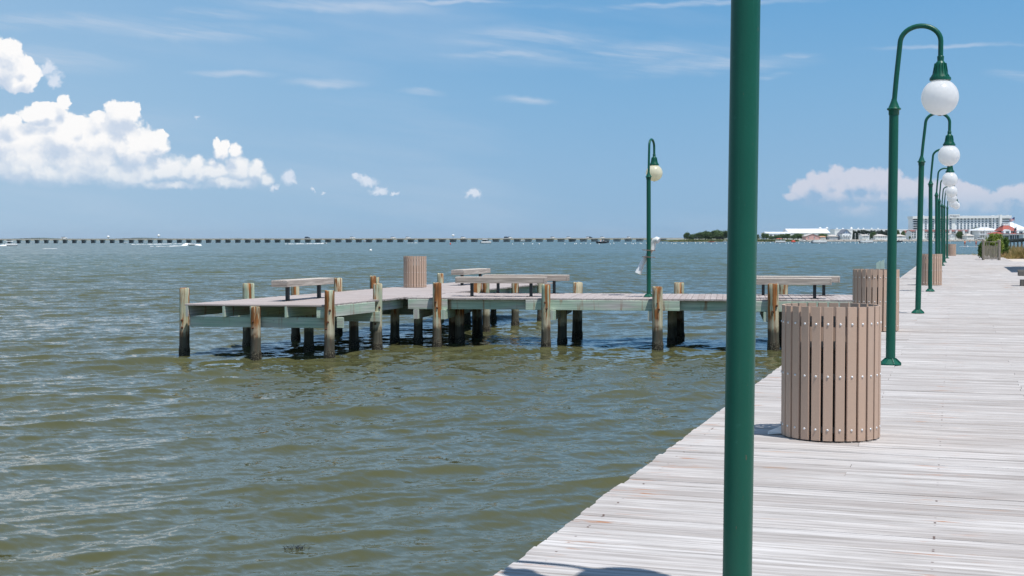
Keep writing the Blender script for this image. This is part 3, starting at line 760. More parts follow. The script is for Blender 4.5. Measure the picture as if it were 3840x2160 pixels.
# cross beams carried by the piles, under the stringers
q = A-T*-.08
beam('cross_beam', A-WN*.0+T*.16+WN*.02, A+WN*(W_+.02)+T*.16, .225, .07, zc)
for k, (l, rr_) in enumerate(((2.55, .06), (5.4, .05), (8.0, .2), (10.8, .2), (14.2, .2))):
    p0 = A-WN*.25+T*l; beam('cross_beam', p0, p0+WN*(W_+.25+rr_), .225, .085, zc); 
for px, sh, pre in ((1641, .17, -.16), (2049, .17, -.12), (2467, -.17, -.12), (2901, -.17, -.12)):
    s_ = armpt(px)+sh; p0 = C0+AD*s_+AN*pre; beam('cross_beam', p0, C0+AD*s_+AN*(AW+.3), .225, .11, zc)
p0 = C0+AD*armpt(1562)-AN*.06; beam('cross_beam', p0, p0+AN*2.5, .225, .13, zc)
p0 = A+WN*(W_+.15)+T*.30; beam('cross_beam', p0, p0+WN*.14, .225, .06, zc)

# ------------------------------------------------------------------ pier benches
def make_bench(L=2.45, W=.40, legs=.81):
    root = empty('bench', (0, 0, 0)); h = .475
    mb = MB()
    for k in range(3):
        y = (k-1)*(W/3); mb.box((0, y, h-.02), (L, 0, 0), (0, W/3-.008, 0), (0, 0, .038), bev=.006)
    mb.build('seat', M['benchtop'], root, fix=False)
    mb = MB()
    for y in (-1, 1): mb.box((0, y*(W/2-.018), h-.04-.055), (L-.09, 0, 0), (0, .036, 0), (0, 0, .11), bev=.004)
    for x in (-1, 1): mb.box((x*(L/2-.02), 0, h-.04-.055), (0, W-.002, 0), (.036, 0, 0), (0, 0, .112), bev=.004)
    mb.build('apron', M['bench'], root, fix=False)
    for x in (-1, 1):
        mb = MB(); mb.box((x*legs, 0, (h-.05)/2+.005), (0, 0, h-.06), (.08, 0, 0), (0, .08, 0), bev=.006); lg = mb.build('leg', M['blackmetal'], root, fix=False)
        mb = MB(); mb.box((x*legs, 0, .007), (.26, 0, 0), (0, .16, 0), (0, 0, .012)); mb.build('foot_plate', M['blackmetal'], lg)
        mb = MB(); mb.box((x*legs, 0, h-.055), (.07, 0, 0), (0, W-.08, 0), (0, 0, .03)); mb.build('bracket', M['blackmetal'], lg)
    return root
bench0 = make_bench()
tz = DECK+.475
K1 = P(1083, 1050.5, tz); K2 = P(1253.4, 1040, tz)
L1 = (K2-K1).length
b1c = P(1078.6, 1129)*.5+P(1196, 1117)*.5
K3 = P(1727, 1070.4)
def mid(pa, pb): return (P(*pa)+P(*pb))*.5
spots = [(b1c, -TA+R(90), 'wooden bench on the near end of the pier head, seen end on'),
         (K3+T*.85, -TA+R(90), 'farthest wooden bench, on the far part of the pier head'),
         (mid((1756, 1110.3), (2006, 1112.7)), R(90)-AA, 'wooden bench along the front edge of the pier, left of the lamp'),
         (mid((1856, 1098.6), (2091, 1101)), R(90)-AA, 'wooden bench along the back edge of the pier, left of the lamp'),
         (P(3068, 1120)-AD*.81, R(90)-AA, 'pale bench along the front edge of the pier, right of the foreground post'),
         (P(3101.6, 1108.5)-AD*.81, R(90)-AA, 'pale bench along the back edge of the pier, right of the foreground post')]
for i, (p, rz, lab) in enumerate(spots):
    o = bench0 if i == 0 else copy_tree(bench0)
    o.location = (p.x, p.y, DECK+.001); o.rotation_euler = (0, 0, rz); tag(o, lab, 'bench', 'backless wooden benches on the pier')
    if i < 2: o.scale = (.9, 1, 1)

# old bench at the right edge, shelter whose shadow falls on the boards
p = P(3816, 1072.7); ob = empty('bench', p, -UA, 'dark weathered timber bench on block legs at the right edge of the boardwalk', 'bench')
mb = MB()
for k in range(3): mb.box((1.1, .1+.165*k, .44), (2.2, 0, 0), (0, .16, 0), (0, 0, .045), bev=.006)
mb.build('seat', M['benchold'], ob)
mb = MB(); mb.box((1.1, .03, .36), (2.16, 0, 0), (0, .04, 0), (0, 0, .13), bev=.005); mb.box((1.1, .49, .36), (2.16, 0, 0), (0, .04, 0), (0, 0, .13), bev=.005); mb.build('apron', M['benchold'], ob)
for x in (.33, 1.87):
    mb = MB(); mb.box((x, .26, .28), (0, 0, .20), (.12, 0, 0), (0, .40, 0)); mb.box((x, .26, .09), (0, 0, .18), (.5, 0, 0), (0, .46, 0), bev=.006); mb.build('leg', M['benchold'], ob)
hs = 2.5; sh = [P(3778, 1007), P(3797, 1021.6)]
g0 = sh[0]+Vector((SUNV.x/SUNV.z*hs, SUNV.y/SUNV.z*hs, 0)); g1 = sh[1]+Vector((SUNV.x/SUNV.z*hs, SUNV.y/SUNV.z*hs, 0))
gz = empty('shelter', (g0.x, g0.y, DECK), 0, 'timber shelter roof on posts standing at the right side of the boardwalk', 'shelter')
dg = (g1-g0); dg.z = 0; s1 = Vector((4.6, 1.2, 0)); s0v = dg.normalized()*dg.length
pts = [Vector((0, 0, hs)), s0v+Z3*hs, s0v+Vector((3.2, -.2, hs)), Vector((4.6, 2.2, hs)), Vector((3.8, 5.0, hs)), Vector((1.2, 3.6, hs))]
cen_ = sum(pts, Vector())/len(pts)
mb = MB(); n = len(pts); vs = pts+[p_+Z3*.12 for p_ in pts]+[cen_+Z3*1.0]
mb.add(vs, [list(range(n))]+[[i, (i+1) % n, n+(i+1) % n, n+i] for i in range(n)]+[[n+i, n+(i+1) % n, 2*n] for i in range(n)]); mb.build('roof', M['greyroof'], gz)
for i in (1, 2, 3, 4):
    q = pts[i]*.85+cen_*.15; mb = MB(); mb.box((q.x, q.y, hs/2), (0, 0, hs), (.12, 0, 0), (0, .12, 0)); mb.build('post', M['fence'], gz)

# ------------------------------------------------------------------ near land at the end of the boardwalk
def ground():
    # a sand bank right of the boardwalk that wraps round its far end
    out = [(-8, 9.5), (84.8, 9.5), (85.0, 5.25), (118, 5.25), (118.3, .3), (122, -1.0), (134, 1.5), (142, 6), (150, 14), (158, 30), (150, 60), (60, 90), (-8, 90)]
    zt_ = DECK-.10
    top = [BW(a, b, zt_-(.0 if i < 5 else .35)) for i, (a, b) in enumerate(out)]
    mb = MB(); n = len(top); c = BW(70, 40, zt_)
    mb.add(top+[v-Z3*1.6 for v in top], [list(range(n))]+[[i, n+i, n+(i+1) % n, (i+1) % n] for i in range(n)])
    o = mb.build('sand_bank', M['sand']); tag(o, kind='structure')
ground()
def blades(name, mtl, pts, h, wd, kind=None, parent=None, spread=.4, n_per=14):
    mb = MB()
    for (p, hs_) in pts:
        for k in range(n_per):
            a = random.uniform(0, 6.28); l = random.uniform(.1, 1)*spread; hh = h*hs_*random.uniform(.55, 1.1)
            b = Vector(p)+Vector((math.cos(a)*l*.4, math.sin(a)*l*.4, 0)); t_ = b+Vector((math.cos(a)*l, math.sin(a)*l, hh))
            e = Vector((-math.sin(a+random.uniform(-1, 1)), math.cos(a), 0))*wd
            m_ = b*.5+t_*.5+Z3*hh*.12
            mb.add([b-e, b+e, m_+e*.8, t_, m_-e*.8], [[0, 1, 2, 3, 4]])
    o = mb.build(name, mtl, parent, fix=False)
    if kind: tag(o, kind=kind)
    return o
gp = []
for _ in range(1500):
    s_ = random.uniform(119, 140); wd = random.uniform(0, 9) + (s_-119)*.1
    gp.append((BW(s_, wd, DECK-.12-min(.35, (s_-118)*.06)), 1))
o = blades('grass', M['lawn'], gp, .28, .03, 'stuff', n_per=10); tag(o, 'strip of short green grass beyond the far end of the boardwalk', 'grass')
gp = []
cl_ = [(random.uniform(3750, 3880), random.uniform(96, 126), random.uniform(.35, 1.0)) for _ in range(64)]
for cpx, cY, ch in cl_:
    for _ in range(13):
        Y = cY+random.gauss(0, .8); q = Q(cpx, 900, cY); rr0 = random.gauss(0, .55); gp.append(((q.x+rr0, Y, DECK-.15), ch*random.uniform(.7, 1.1)*math.exp(-rr0*rr0)))
o = blades('dune_grass', M['dune'], gp, 1.05, .012, 'stuff', spread=.55, n_per=30); tag(o, 'tall golden green dune grass beside the railed shrub', 'dune grass')
def crown(mb, c, rx, ry, rz, n, leaf, clump=9, dens=.5):
    c = Vector(c)
    cl = []
    for _ in range(n):
        while True:
            v = Vector((random.uniform(-1, 1), random.uniform(-1, 1), random.uniform(-.75, 1)))
            if dens < v.length < 1: break
        k = 1+random.uniform(-.16, .16)
        cl.append((c+Vector((v.x*rx*k, v.y*ry*k, v.z*rz*k)), v))
    for q, v in cl:
        r_ = random.random()
        for _ in range(clump):
            d = Vector((random.gauss(0, 1), random.gauss(0, 1), random.gauss(0, 1))).normalized()
            pc = q+d*random.uniform(0, leaf*2.2); nn_ = (d+v*.8+Vector((random.gauss(0, .5), random.gauss(0, .5), random.gauss(0, .5)))).normalized()
            e1 = nn_.orthogonal().normalized(); e1.rotate(Matrix.Rotation(random.uniform(0, 6.28), 3, nn_)); e2 = nn_.cross(e1)
            a = leaf*random.uniform(.6, 1.2); b = a*random.uniform(.45, .8)
            mb.add([pc-e1*a, pc-e2*b, pc+e1*a, pc+e2*b], [[0, 1, 2, 3]], r=min(1, max(0, r_*.6+random.random()*.4)))
def shrub(name, px0, px1, ytop, Y, mtl, lab, leaf=.05, n=420):
    a = Q(px0, ytop, Y); b = Q(px1, ytop, Y); cx = (a.x+b.x)/2; rx = (b.x-a.x)/2; H = a.z-DECK
    root = empty(name, (cx, Y, DECK-.1), 0, lab, 'shrub')
    mb = MB()
    for k in range(6):
        an = random.uniform(0, 6.28); mb.tube([(0, 0, 0), (math.cos(an)*rx*.3, math.sin(an)*rx*.25, H*.5), (math.cos(an)*rx*.6, math.sin(an)*rx*.5, H*.85)], [.03, .02, .01], 6)
    mb.build('stem', M['bark'], root)
    mb = MB(); crown(mb, (0, 0, H*.55), rx*.97, rx*.8, H*.52, n, leaf, 12, .35)
    for k in range(14):  # ragged tufts on the outline
        an = random.uniform(0, 6.28); q = random.uniform(.4, .9)
        crown(mb, (math.cos(an)*rx*q, math.sin(an)*rx*q*.8, H*(.55+.42*random.random())), rx*.2, rx*.2, H*.14, 14, leaf, 10, .1)
    mb.build('crown', mtl, root, fix=False)
shrub('shrub', 3690, 3762, 879, 92.5, M['shrub'], 'yellow green leafy shrub rising above the slatted wooden railing', n=620)
shrub('shrub', 3745, 3785, 889, 97, M['shrubdark'], 'darker green shrub at the right shoulder of the yellow green one', n=300)
shrub('shrub', 3670, 3692, 908, 94, M['shrubdark'], 'small dark green shrub peeking out left of the slatted railing', n=180)
# slatted railing round the shrub
ra = P(3688, 975.5); rb = P(3746, 975.5); rl = (rb-ra).length; rail = empty('slatted_railing', ra, -UA, 'weathered wooden post and baluster railing enclosing the shrubs', 'railing')
for (x, y) in ((0, 0), (rl, 0), (0, 2.2), (rl, 2.2)):
    mb = MB(); mb.box((x, y, .62), (0, 0, 1.24), (.12, 0, 0), (0, .12, 0), bev=.008); mb.lathe([(.08, 1.24), (.08, 1.26), (.02, 1.30)], 4, (x, y, 0)); mb.build('post', M['fence'], rail)
for (c_, d_) in (((rl/2, 0, 1.17), (rl, 0, 0)), ((0, 1.1, 1.17), (0, 2.2, 0)), ((rl, 1.1, 1.17), (0, 2.2, 0))):
    for zz in (1.17, .14):
        dd = Vector(d_); sd = Vector((dd.y, dd.x, 0)).normalized()*.09; mb = MB(); mb.box((c_[0], c_[1], zz), dd*(1-.12/dd.length), sd, Z3*.045); mb.build('rail', M['fence'], rail)
for k in range(11):
    x = .10+k*(rl-.2)/10; mb = MB(); tp = 1.12 if k in (1, 3, 8) else .92
    mb.box((x, .0, (tp+.06)/2), (0, 0, tp-.05), (.055, 0, 0), (0, .03, 0)); mb.build('baluster', M['fence'], rail)
for k in range(12):
    mb = MB(); mb.box((0, .2+k*.16, .62), (0, 0, .98), (.03, 0, 0), (0, .07, 0)); mb.build('baluster', M['fence'], rail)

# ------------------------------------------------------------------ raised walkway pier at right
wk = empty('walkway_pier', (0, 0, 0), 0, 'long grey raised wooden walkway on tall posts at the right edge, over the water', 'pier')
w0 = Q(3781, 900, 330); w0.z = 0; w1 = Q(3960, 900, 250); w1.z = 0
zh = 2.15; zr_ = .85
dd = (w1-w0); L_ = dd.length; dd.normalize(); nn_ = Vector((-dd.y, dd.x, 0))
mb = MB(); mb.box((w0+w1)/2+Z3*(zh+zr_/2-.05), dd*L_+Z3*zr_, nn_*2.4, Z3*.10); mb.build('deck', M['fence'], wk)
for sgn in (-1, 1):
    mb = MB(); mb.box((w0+w1)/2+nn_*(1.1*sgn)+Z3*(zh+zr_/2-.24), dd*L_+Z3*zr_, nn_*.1, Z3*.26); mb.build('stringer', M['benchold'], wk)
k = 1.0
while k < L_:
    for sgn in (-1, 1):
        p_ = w0+dd*k+nn_*sgn*1.22; mb = MB(); mb.lathe([(.12, -1), (.11, zh+zr_*k/L_-.1)], 8, p_); mb.build('post', M['benchold'], wk)
    mb = MB(); mb.box(w0+dd*k+Z3*(zh+zr_*k/L_-.52), dd*.3, nn_*2.7, Z3*.25); mb.build('cross_beam', M['benchold'], wk)
    k += 7.8

# ------------------------------------------------------------------ far right shore
YS = 1056.0
HZ = lambda px: 895.5-(px-1920)*math.tan(ROLL)
def shore():
    mb = MB(); xs = np.linspace(150, 900, 60); g = []
    def zz(x): return 1.3
    vs = []; fs = []
    prof = [(0, -.6), (3, .3), (6, 1.25), (60, 1.4), (500, 2.0), (1200, 2.5)]
    for x in xs:
        for (dy_, z) in prof: vs.append((x*(1+dy_/2500), YS+dy_+2*math.sin(x*.05), z))
    m_ = len(prof)
    for i in range(len(xs)-1):
        for j in range(m_-1): fs.append([i*m_+j, (i+1)*m_+j, (i+1)*m_+j+1, i*m_+j+1])
    mb.add(vs, fs); o = mb.build('far_shore', flat('far lawn and paving', (.30, .30, .24), .9, var=.3, scale=.05)); tag(o, kind='structure')
    # riprap along the water
    mb = MB(); rr = random.Random(4)
    x = Q(2990, 900, YS).x
    while x < 500:
        for k in range(3):
            s_ = rr.uniform(.5, 1.1); mb.ball((x+rr.uniform(-.5, .5), YS-1.5+k*2.2, .1+k*.45+rr.uniform(-.1, .2)), s_, 6, 4, (1.2, 1, .75))
        x += .95
    o = mb.build('riprap', M['stone'], smooth=False); tag(o, kind='structure')
shore()
# marshy point
def marsh(name, x0, x1, Y, ytop0, lab, n=1400, dep=60):
    mb = MB(); pts = []
    a = Q(x0, 900, Y).x; b = Q(x1, 900, Y).x
    vs = [(a, Y, -.3), (b, Y, -.3), (b, Y+2, .5), (a, Y+2, .5), (b, Y+dep, 1.0), (a, Y+dep, 1.0)]
    mb.add(vs, [[0, 1, 2, 3], [3, 2, 4, 5]]); g = mb.build('marsh_ground', flat(name+' mud', (.16, .15, .09), .95, var=.3, scale=.2)); tag(g, kind='structure')
    for _ in range(n):
        x = random.uniform(a, b); y = Y+1+random.random()**1.5*dep; edge = min(1, (x-a)/25+.25)
        pts.append(((x, y, .4+.4*(y-Y)/dep), edge))
    o = blades(name, M['marsh'], pts, 1.3, .12, 'stuff', spread=.8, n_per=10); tag(o, lab, 'marsh grass')
marsh('marsh_grass', 2505, 3000, 1010, 893, 'low strip of yellow green marsh grass along the far right shore', 2600)

def tree(kind, px, ytop, Y, wpx, mtl, lab, cat, grp, zb=1.2, share=None):
    t_ = Q(px, ytop, Y); H = t_.z-zb; wd = wpx/F*Y
    if share is not None:
        o = copy_tree(share); o.location = (t_.x, Y, zb); o.scale = (wd/share['w0'], wd/share['w0'], H/share['h0']); o.rotation_euler = (0, 0, random.uniform(0, 6))
        del o['w0']; del o['h0']; tag(o, lab, cat, grp); return o
    root = empty(kind, (t_.x, Y, zb)); root['w0'] = wd; root['h0'] = H
    mb = MB()
    if kind == 'conifer_tree':
        mb.tube([(0, 0, 0), (0, 0, H*.95)], [wd*.05, wd*.012], 6); mb.build('trunk', M['bark'], root)
        mb = MB()
        for k in range(9):
            f_ = k/8; r_ = wd*.52*(1-f_*.70)*random.uniform(.85, 1.1)
            crown(mb, (random.uniform(-.03, .03)*wd, 0, H*(.10+.84*f_)), r_, r_, H*.09, 34, wd*.11, 7, .1)
    else:
        mb.tube([(0, 0, 0), (wd*.02, 0, H*.35), (0, 0, H*.7)], [wd*.06, wd*.04, wd*.015], 7)
        for k in range(5):
            a = k*1.3; mb.tube([(0, 0, H*.3), (math.cos(a)*wd*.2, math.sin(a)*wd*.2, H*.55), (math.cos(a)*wd*.33, math.sin(a)*wd*.33, H*.75)], [wd*.03, wd*.02, wd*.008], 5)
        mb.build('trunk', M['bark'], root); mb = MB()
        for k in range(9):
            a = random.uniform(0, 6.28); q = random.uniform(0, .30); cz_ = H*random.uniform(.38, .80)
            r_ = wd*random.uniform(.18, .30); crown(mb, (math.cos(a)*wd*q, math.sin(a)*wd*q, cz_), r_, r_, r_*.8*min(1.2, H/wd), 55, wd*.045, 8, .3)
        crown(mb, (0, 0, H*.50), wd*.46, wd*.46, H*.44, 150, wd*.05, 8, .4)
    mb.build('crown', mtl, root, fix=False)
    tag(root, lab, cat, grp); return root
protoB = tree('broadleaf_tree', 2575, 871, 1075, 26, M['leafdark'], 'leftmost dark tree of the wooded point, standing beside the end of the marsh', 'tree', 'trees of the wooded point')
isl = [(2600, 877, 22), (2622, 871, 30), (2645, 866, 34), (2668, 869, 28), (2690, 862, 36), (2712, 866, 30), (2733, 864, 32), (2757, 866, 36), (2780, 868, 34), (2806, 872, 34), (2588, 884, 18), (2655, 874, 30), (2700, 872, 34), (2830, 878, 30)]
nth = ['second', 'third', 'fourth', 'fifth', 'sixth', 'seventh', 'eighth', 'ninth', 'tenth', 'eleventh', 'twelfth', 'thirteenth', 'fourteenth', 'fifteenth']
isl.sort()
protoM = None
for i, (px, yt, wp) in enumerate(isl):
    lab = nth[i]+' tree from the left on the wooded point beyond the mooring buoys'
    tree('broadleaf_tree', px, yt, 1060+random.uniform(-8, 40), wp*1.45, M['leafdark'], lab, 'tree', 'trees of the wooded point', share=protoB)
protoM = tree('broadleaf_tree', 2862, 872, 1090, 18, M['leafmid'], 'small green tree before the low white shed, beside the foreground post', 'tree', 'trees in front of the white sheds')
ln = [(2876, 873, 16), (2895, 884, 26), (2914, 880, 24), (2934, 876, 22), (2953, 874, 24), (2975, 880, 20), (2990, 873, 26), (3004, 875, 22), (3020, 880, 20), (3080, 874, 22), (3093, 875, 22), (3106, 879, 14)]
for i, (px, yt, wp) in enumerate(ln):
    tree('broadleaf_tree', px, yt, 1092+random.uniform(-6, 30), wp*1.45, M['leafmid'], nth[i]+' green tree from the left in the row before the white sheds', 'tree', 'trees in front of the white sheds', share=protoM)
protoC = tree('conifer_tree', 3200, 864, 1190, 9, M['conifer'], 'leftmost slim dark conifer of the row, next to the blue gabled house', 'tree', 'conifers behind the waterfront houses')
cx_ = 3206
ci = 0
while cx_ < 3345:
    tree('conifer_tree', cx_, random.uniform(862, 869), 1190+random.uniform(0, 30), random.uniform(11, 15), M['conifer'], 'slim dark conifer standing in the evergreen row behind the waterfront houses', 'tree', 'slim conifers of the evergreen row', share=protoC); cx_ += random.uniform(5.0, 7.0)
for px, yt, wp, lab, sh_ in ((3275, 868, 26, 'round green tree between two white cottages in front of the conifers', protoM), (3387, 864, 18, 'green tree between the two brown roofs left of the hotel', protoM),
        (3597, 866, 22, 'dark green tree before the townhouses under the hotel sign', protoB), (3607, 876, 18, 'lower dark tree beside the townhouses, right of the taller one', protoB),
        (3658, 852, 24, 'dark round tree against the hotel front, left of the white verandah building', protoB), (3556, 884, 12, 'small green tree at the water front left of the hotel sign', protoM),
        (3368, 861, 12, 'small dark tree rising behind the left brown roof', protoB), (3412, 884, 8, 'small bush between the cottages left of the hotel', protoM)):
    tree('broadleaf_tree', px, yt, 1085 if wp != 24 else 1120, wp*1.15, None, lab, 'tree', None, share=sh_)

# ------------------------------------------------------------------ buildings on the far shore
def bld(name, lab, cat, x0, x1, yw, yr, yb, Y, wm, rm, depth=14, gable='side', wins=(), over=.4, porch=False, grp=None):
    """wall x0..x1, eaves at yw, ridge at yr, base yb (pixels), placed at distance Y"""
    a = Q(x0, yb, Y); b = Q(x1, yb, Y); zw = Q(x0, yw, Y).z; zr = Q(x0, yr, Y).z; zb = min(a.z, 1.3)-.2
    root = empty(name, (a.x, Y, zb), 0, lab, cat, grp); W = b.x-a.x; hw = zw-zb; hr = zr-zb
    mb = MB()
    if gable == 'front':
        mb.add([(0, 0, 0), (W, 0, 0), (W, 0, hw), (W/2, 0, hr-.15), (0, 0, hw), (0, depth, 0), (W, depth, 0), (W, depth, hw), (W/2, depth, hr-.15), (0, depth, hw)],
               [[0, 1, 2, 3, 4], [9, 8, 7, 6, 5], [1, 6, 7, 2], [5, 0, 4, 9]]); mb.build('wall', wm, root)
        mb = MB()
        for sx in (0, 1):
            e = Vector((-over if sx == 0 else W+over, -over, hw-over*(hr-hw)/(W/2))); r0 = Vector((W/2, -over, hr)); dn = Vector((0, 0, .25)); bk = Vector((0, depth+2*over, 0))
            mb.add([e, r0, r0+bk, e+bk, e+dn, r0+dn, r0+bk+dn, e+bk+dn], [[0, 1, 2, 3], [4, 5, 6, 7], [0, 1, 5, 4], [1, 2, 6, 5], [2, 3, 7, 6], [3, 0, 4, 7]])
        mb.build('roof', rm, root)
    elif gable == 'side':
        mb.add([(0, 0, 0), (W, 0, 0), (W, 0, hw), (0, 0, hw), (0, depth, 0), (W, depth, 0), (W, depth, hw), (0, depth, hw), (0, depth/2, hr-.15), (W, depth/2, hr-.15)],
               [[0, 1, 2, 3], [5, 4, 7, 6], [1, 5, 6, 9, 2], [4, 0, 3, 8, 7]]); mb.build('wall', wm, root)
        mb = MB()
        for sy in (0, 1):
            e = Vector((-over, -over if sy == 0 else depth+over, hw-.15)); r0 = Vector((-over, depth/2, hr)); dn = Vector((0, 0, .25)); bk = Vector((W+2*over, 0, 0))
            mb.add([e, r0, r0+bk, e+bk, e+dn, r0+dn, r0+bk+dn, e+bk+dn], [[0, 1, 2, 3], [4, 5, 6, 7], [0, 1, 5, 4], [1, 2, 6, 5], [2, 3, 7, 6], [3, 0, 4, 7]])
        mb.build('roof', rm, root)
    elif gable == 'hip':
        mb.box((W/2, depth/2, hw/2), (W, 0, 0), (0, depth, 0), (0, 0, hw)); mb.build('wall', wm, root); mb = MB(); i_ = min(W*.35, depth/2)
        mb.add([(-over, -over, hw), (W+over, -over, hw), (W+over, depth+over, hw), (-over, depth+over, hw), (i_, depth/2, hr), (W-i_, depth/2, hr), (-over, -over, hw-.25), (W+over, -over, hw-.25), (W+over, depth+over, hw-.25), (-over, depth+over, hw-.25)],
               [[0, 1, 5, 4], [1, 2, 5], [2, 3, 4, 5], [3, 0, 4], [0, 1, 7, 6], [1, 2, 8, 7], [2, 3, 9, 8], [3, 0, 6, 9], [6, 7, 8, 9]]); mb.build('roof', rm, root)
    else:
        mb.box((W/2, depth/2, hw/2), (W, 0, 0), (0, depth, 0), (0, 0, hw)); mb.build('wall', wm, root)
        mb = MB(); mb.box((W/2, depth/2, (hw+hr)/2), (W+over, 0, 0), (0, depth+over, 0), (0, 0, hr-hw)); mb.build('roof', rm, root)
    for (wx0, wy0, wx1, wy1) in wins:
        p0 = Q(wx0, wy1, Y); p1 = Q(wx1, wy0, Y); mb = MB(); wz0 = p0.z-zb; wz1 = p1.z-zb
        mb.box(((p0.x+p1.x)/2-a.x, -.04, (wz0+wz1)/2), (p1.x-p0.x, 0, 0), (0, .12, 0), (0, 0, wz1-wz0)); fr = mb.build('window', M['glass'], root)
        mb = MB(); mb.box(((p0.x+p1.x)/2-a.x, -.12, (wz0+wz1)/2), (.15, 0, 0), (0, .05, 0), (0, 0, wz1-wz0)); mb.box(((p0.x+p1.x)/2-a.x, -.12, wz0-.12), (p1.x-p0.x+.3, 0, 0), (0, .12, 0), (0, 0, .2)); mb.build('frame', M['white'], fr)
    if porch:
        mb = MB(); mb.box((W/2, -1.6, hw*.55), (W, 0, 0), (0, 3.2, 0), (0, 0, .25)); mb.box((W/2, -1.6, .5), (W, 0, 0), (0, 3.2, 0), (0, 0, .3))
        for k in range(5): mb.box((W*k/4, -3.1, hw*.28), (0, 0, hw*.55), (.3, 0, 0), (0, .2, 0))
        mb.build('porch', M['white'], root)
    return root
def row(x0, x1, n, y0, y1, wpx=3):
    return [(x0+(x1-x0)*(k+.5)/n-wpx/2, y0, x0+(x1-x0)*(k+.5)/n+wpx/2, y1) for k in range(n)]
Wm, Wr = M['white'], M['whiteroof']
bld('storage_shed', 'long low white shed behind trees, just right of the foreground post', 'shed', 2876, 2962, 876, 870, 898, 1250, Wm, Wr, 30, wins=row(2884, 2930, 3, 880, 886, 9))
sd = bld('storage_shed', 'large white building with a tall metal roof and two roof cupolas', 'building', 2959, 3112, 874, 858, 898, 1260, Wm, Wr, 34, wins=row(2975, 3090, 3, 877, 881, 3))
for px in (3077, 3103):
    q = Q(px, 857, 1275); mb = MB(); lx_, ly_, lz_ = q.x-sd.location.x, 17, q.z-sd.location.z
    mb.lathe([(1.3, lz_-2), (1.3, lz_+.1), (1.7, lz_+.2), (.9, lz_+.9), (.1, lz_+1.5)], 8, (lx_, ly_, 0)); mb.build('cupola', Wr, sd)
bld('house', 'pink gabled house with white trim on the far shore', 'house', 3022, 3073, 886, 877, 899, 1075, M['pink'], M['paleroof'], 14, 'front', wins=[(3030, 889, 3034, 893), (3052, 888, 3056, 893)], porch=False)
bld('house', 'small cottage with an orange roof right of the pink house', 'house', 3076, 3096, 889, 886, 899, 1078, Wm, M['orangeroof'], 12, 'side', wins=row(3077, 3095, 4, 891, 895, 2))
bld('house', 'small grey cottage left of the blue gabled house', 'house', 3110, 3142, 886, 880, 900, 1078, M['greywall'], M['paleroof'], 12, 'hip', wins=row(3112, 3132, 4, 887, 892, 2))
gh = bld('house', 'tall white house with a steep blue gable and glazed front', 'house', 3158, 3191, 876, 861, 899, 1072, Wm, M['greyroof'], 16, 'front', wins=[(3169, 869, 3173, 875), (3177, 869, 3181, 875), (3161, 883, 3168, 889), (3171, 883, 3179, 889), (3182, 883, 3189, 889)], porch=True)
a_ = Q(3160, 875.5, 1072); b_ = Q(3189, 875.5, 1072); t_ = Q(3174.5, 863.5, 1072); o0 = gh.location
mb = MB(); mb.poly([(a_.x-o0.x, -.12, a_.z-o0.z), (b_.x-o0.x, -.12, a_.z-o0.z), (t_.x-o0.x, -.12, t_.z-o0.z)], (0, .1, 0)); mb.build('gable_panel', M['bluewall'], gh)
bld('house', 'grey annex with a low roof beside the blue gabled tall house', 'house', 3145, 3158, 888, 881, 899, 1080, M['greywall'], M['greyroof'], 10, 'side')
bld('townhouse_row', 'long row of white flat topped buildings behind the conifers', 'building', 3130, 3330, 862, 859, 895, 1330, Wm, Wr, 20, 'flat')
bld('townhouse_row', 'white buildings behind trees between the second lamp post and the hotel', 'building', 3362, 3424, 864, 860, 895, 1330, Wm, Wr, 20, 'flat')
for i, px in enumerate((3150, 3172, 3204, 3230, 3250, 3281, 3305)):
    q = Q(px, 858, 1328); o = empty('roof_cupola', (q.x, 1340, q.z-(1.2 if px != 3204 else 2.0)), 0, 'small white roof turret on the long white row, '+nth[i]+' object along its roof line', 'turret', 'roof turrets on the long white row')
    mb = MB(); mb.lathe([(1.4, 0), (1.4, 2.6), (1.8, 2.8), (.2, 4.4)], 8); mb.build('turret_body', Wr, o); o.scale = (.55,)*3 if px != 3204 else (.9,)*3
bld('house', 'white cottage with three windows left of the round green tree', 'house', 3234, 3259, 884, 880, 900, 1076, Wm, M['paleroof'], 12, 'side', wins=row(3238, 3254, 3, 886, 892, 2.5))
bld('house', 'wide white cottage with a pale hipped roof, left of the second lamp post', 'house', 3283, 3328, 885, 878, 900, 1076, Wm, M['paleroof'], 14, 'hip', wins=row(3284, 3326, 5, 886, 891, 3))
bld('house', 'white cottage just right of the second lamp post', 'house', 3362, 3398, 885, 879, 898, 1076, Wm, M['paleroof'], 14, 'hip', wins=[(3369, 885, 3372, 890), (3373, 885, 3379, 890), (3380, 885, 3382, 890)])
bld('house', 'house with a brown roof behind the cottage right of the second lamp post', 'house', 3352, 3373, 876, 865, 898, 1120, Wm, M['brownroof'], 14, 'side')
bld('house', 'house with a brown roof left of the hotel wing', 'house', 3398, 3416, 875, 865, 898, 1110, Wm, M['brownroof'], 14, 'side', wins=row(3399, 3412, 2, 880, 884, 3))
xs_ = [3417, 3441, 3465, 3489, 3516, 3541, 3566, 3590, 3616, 3638]
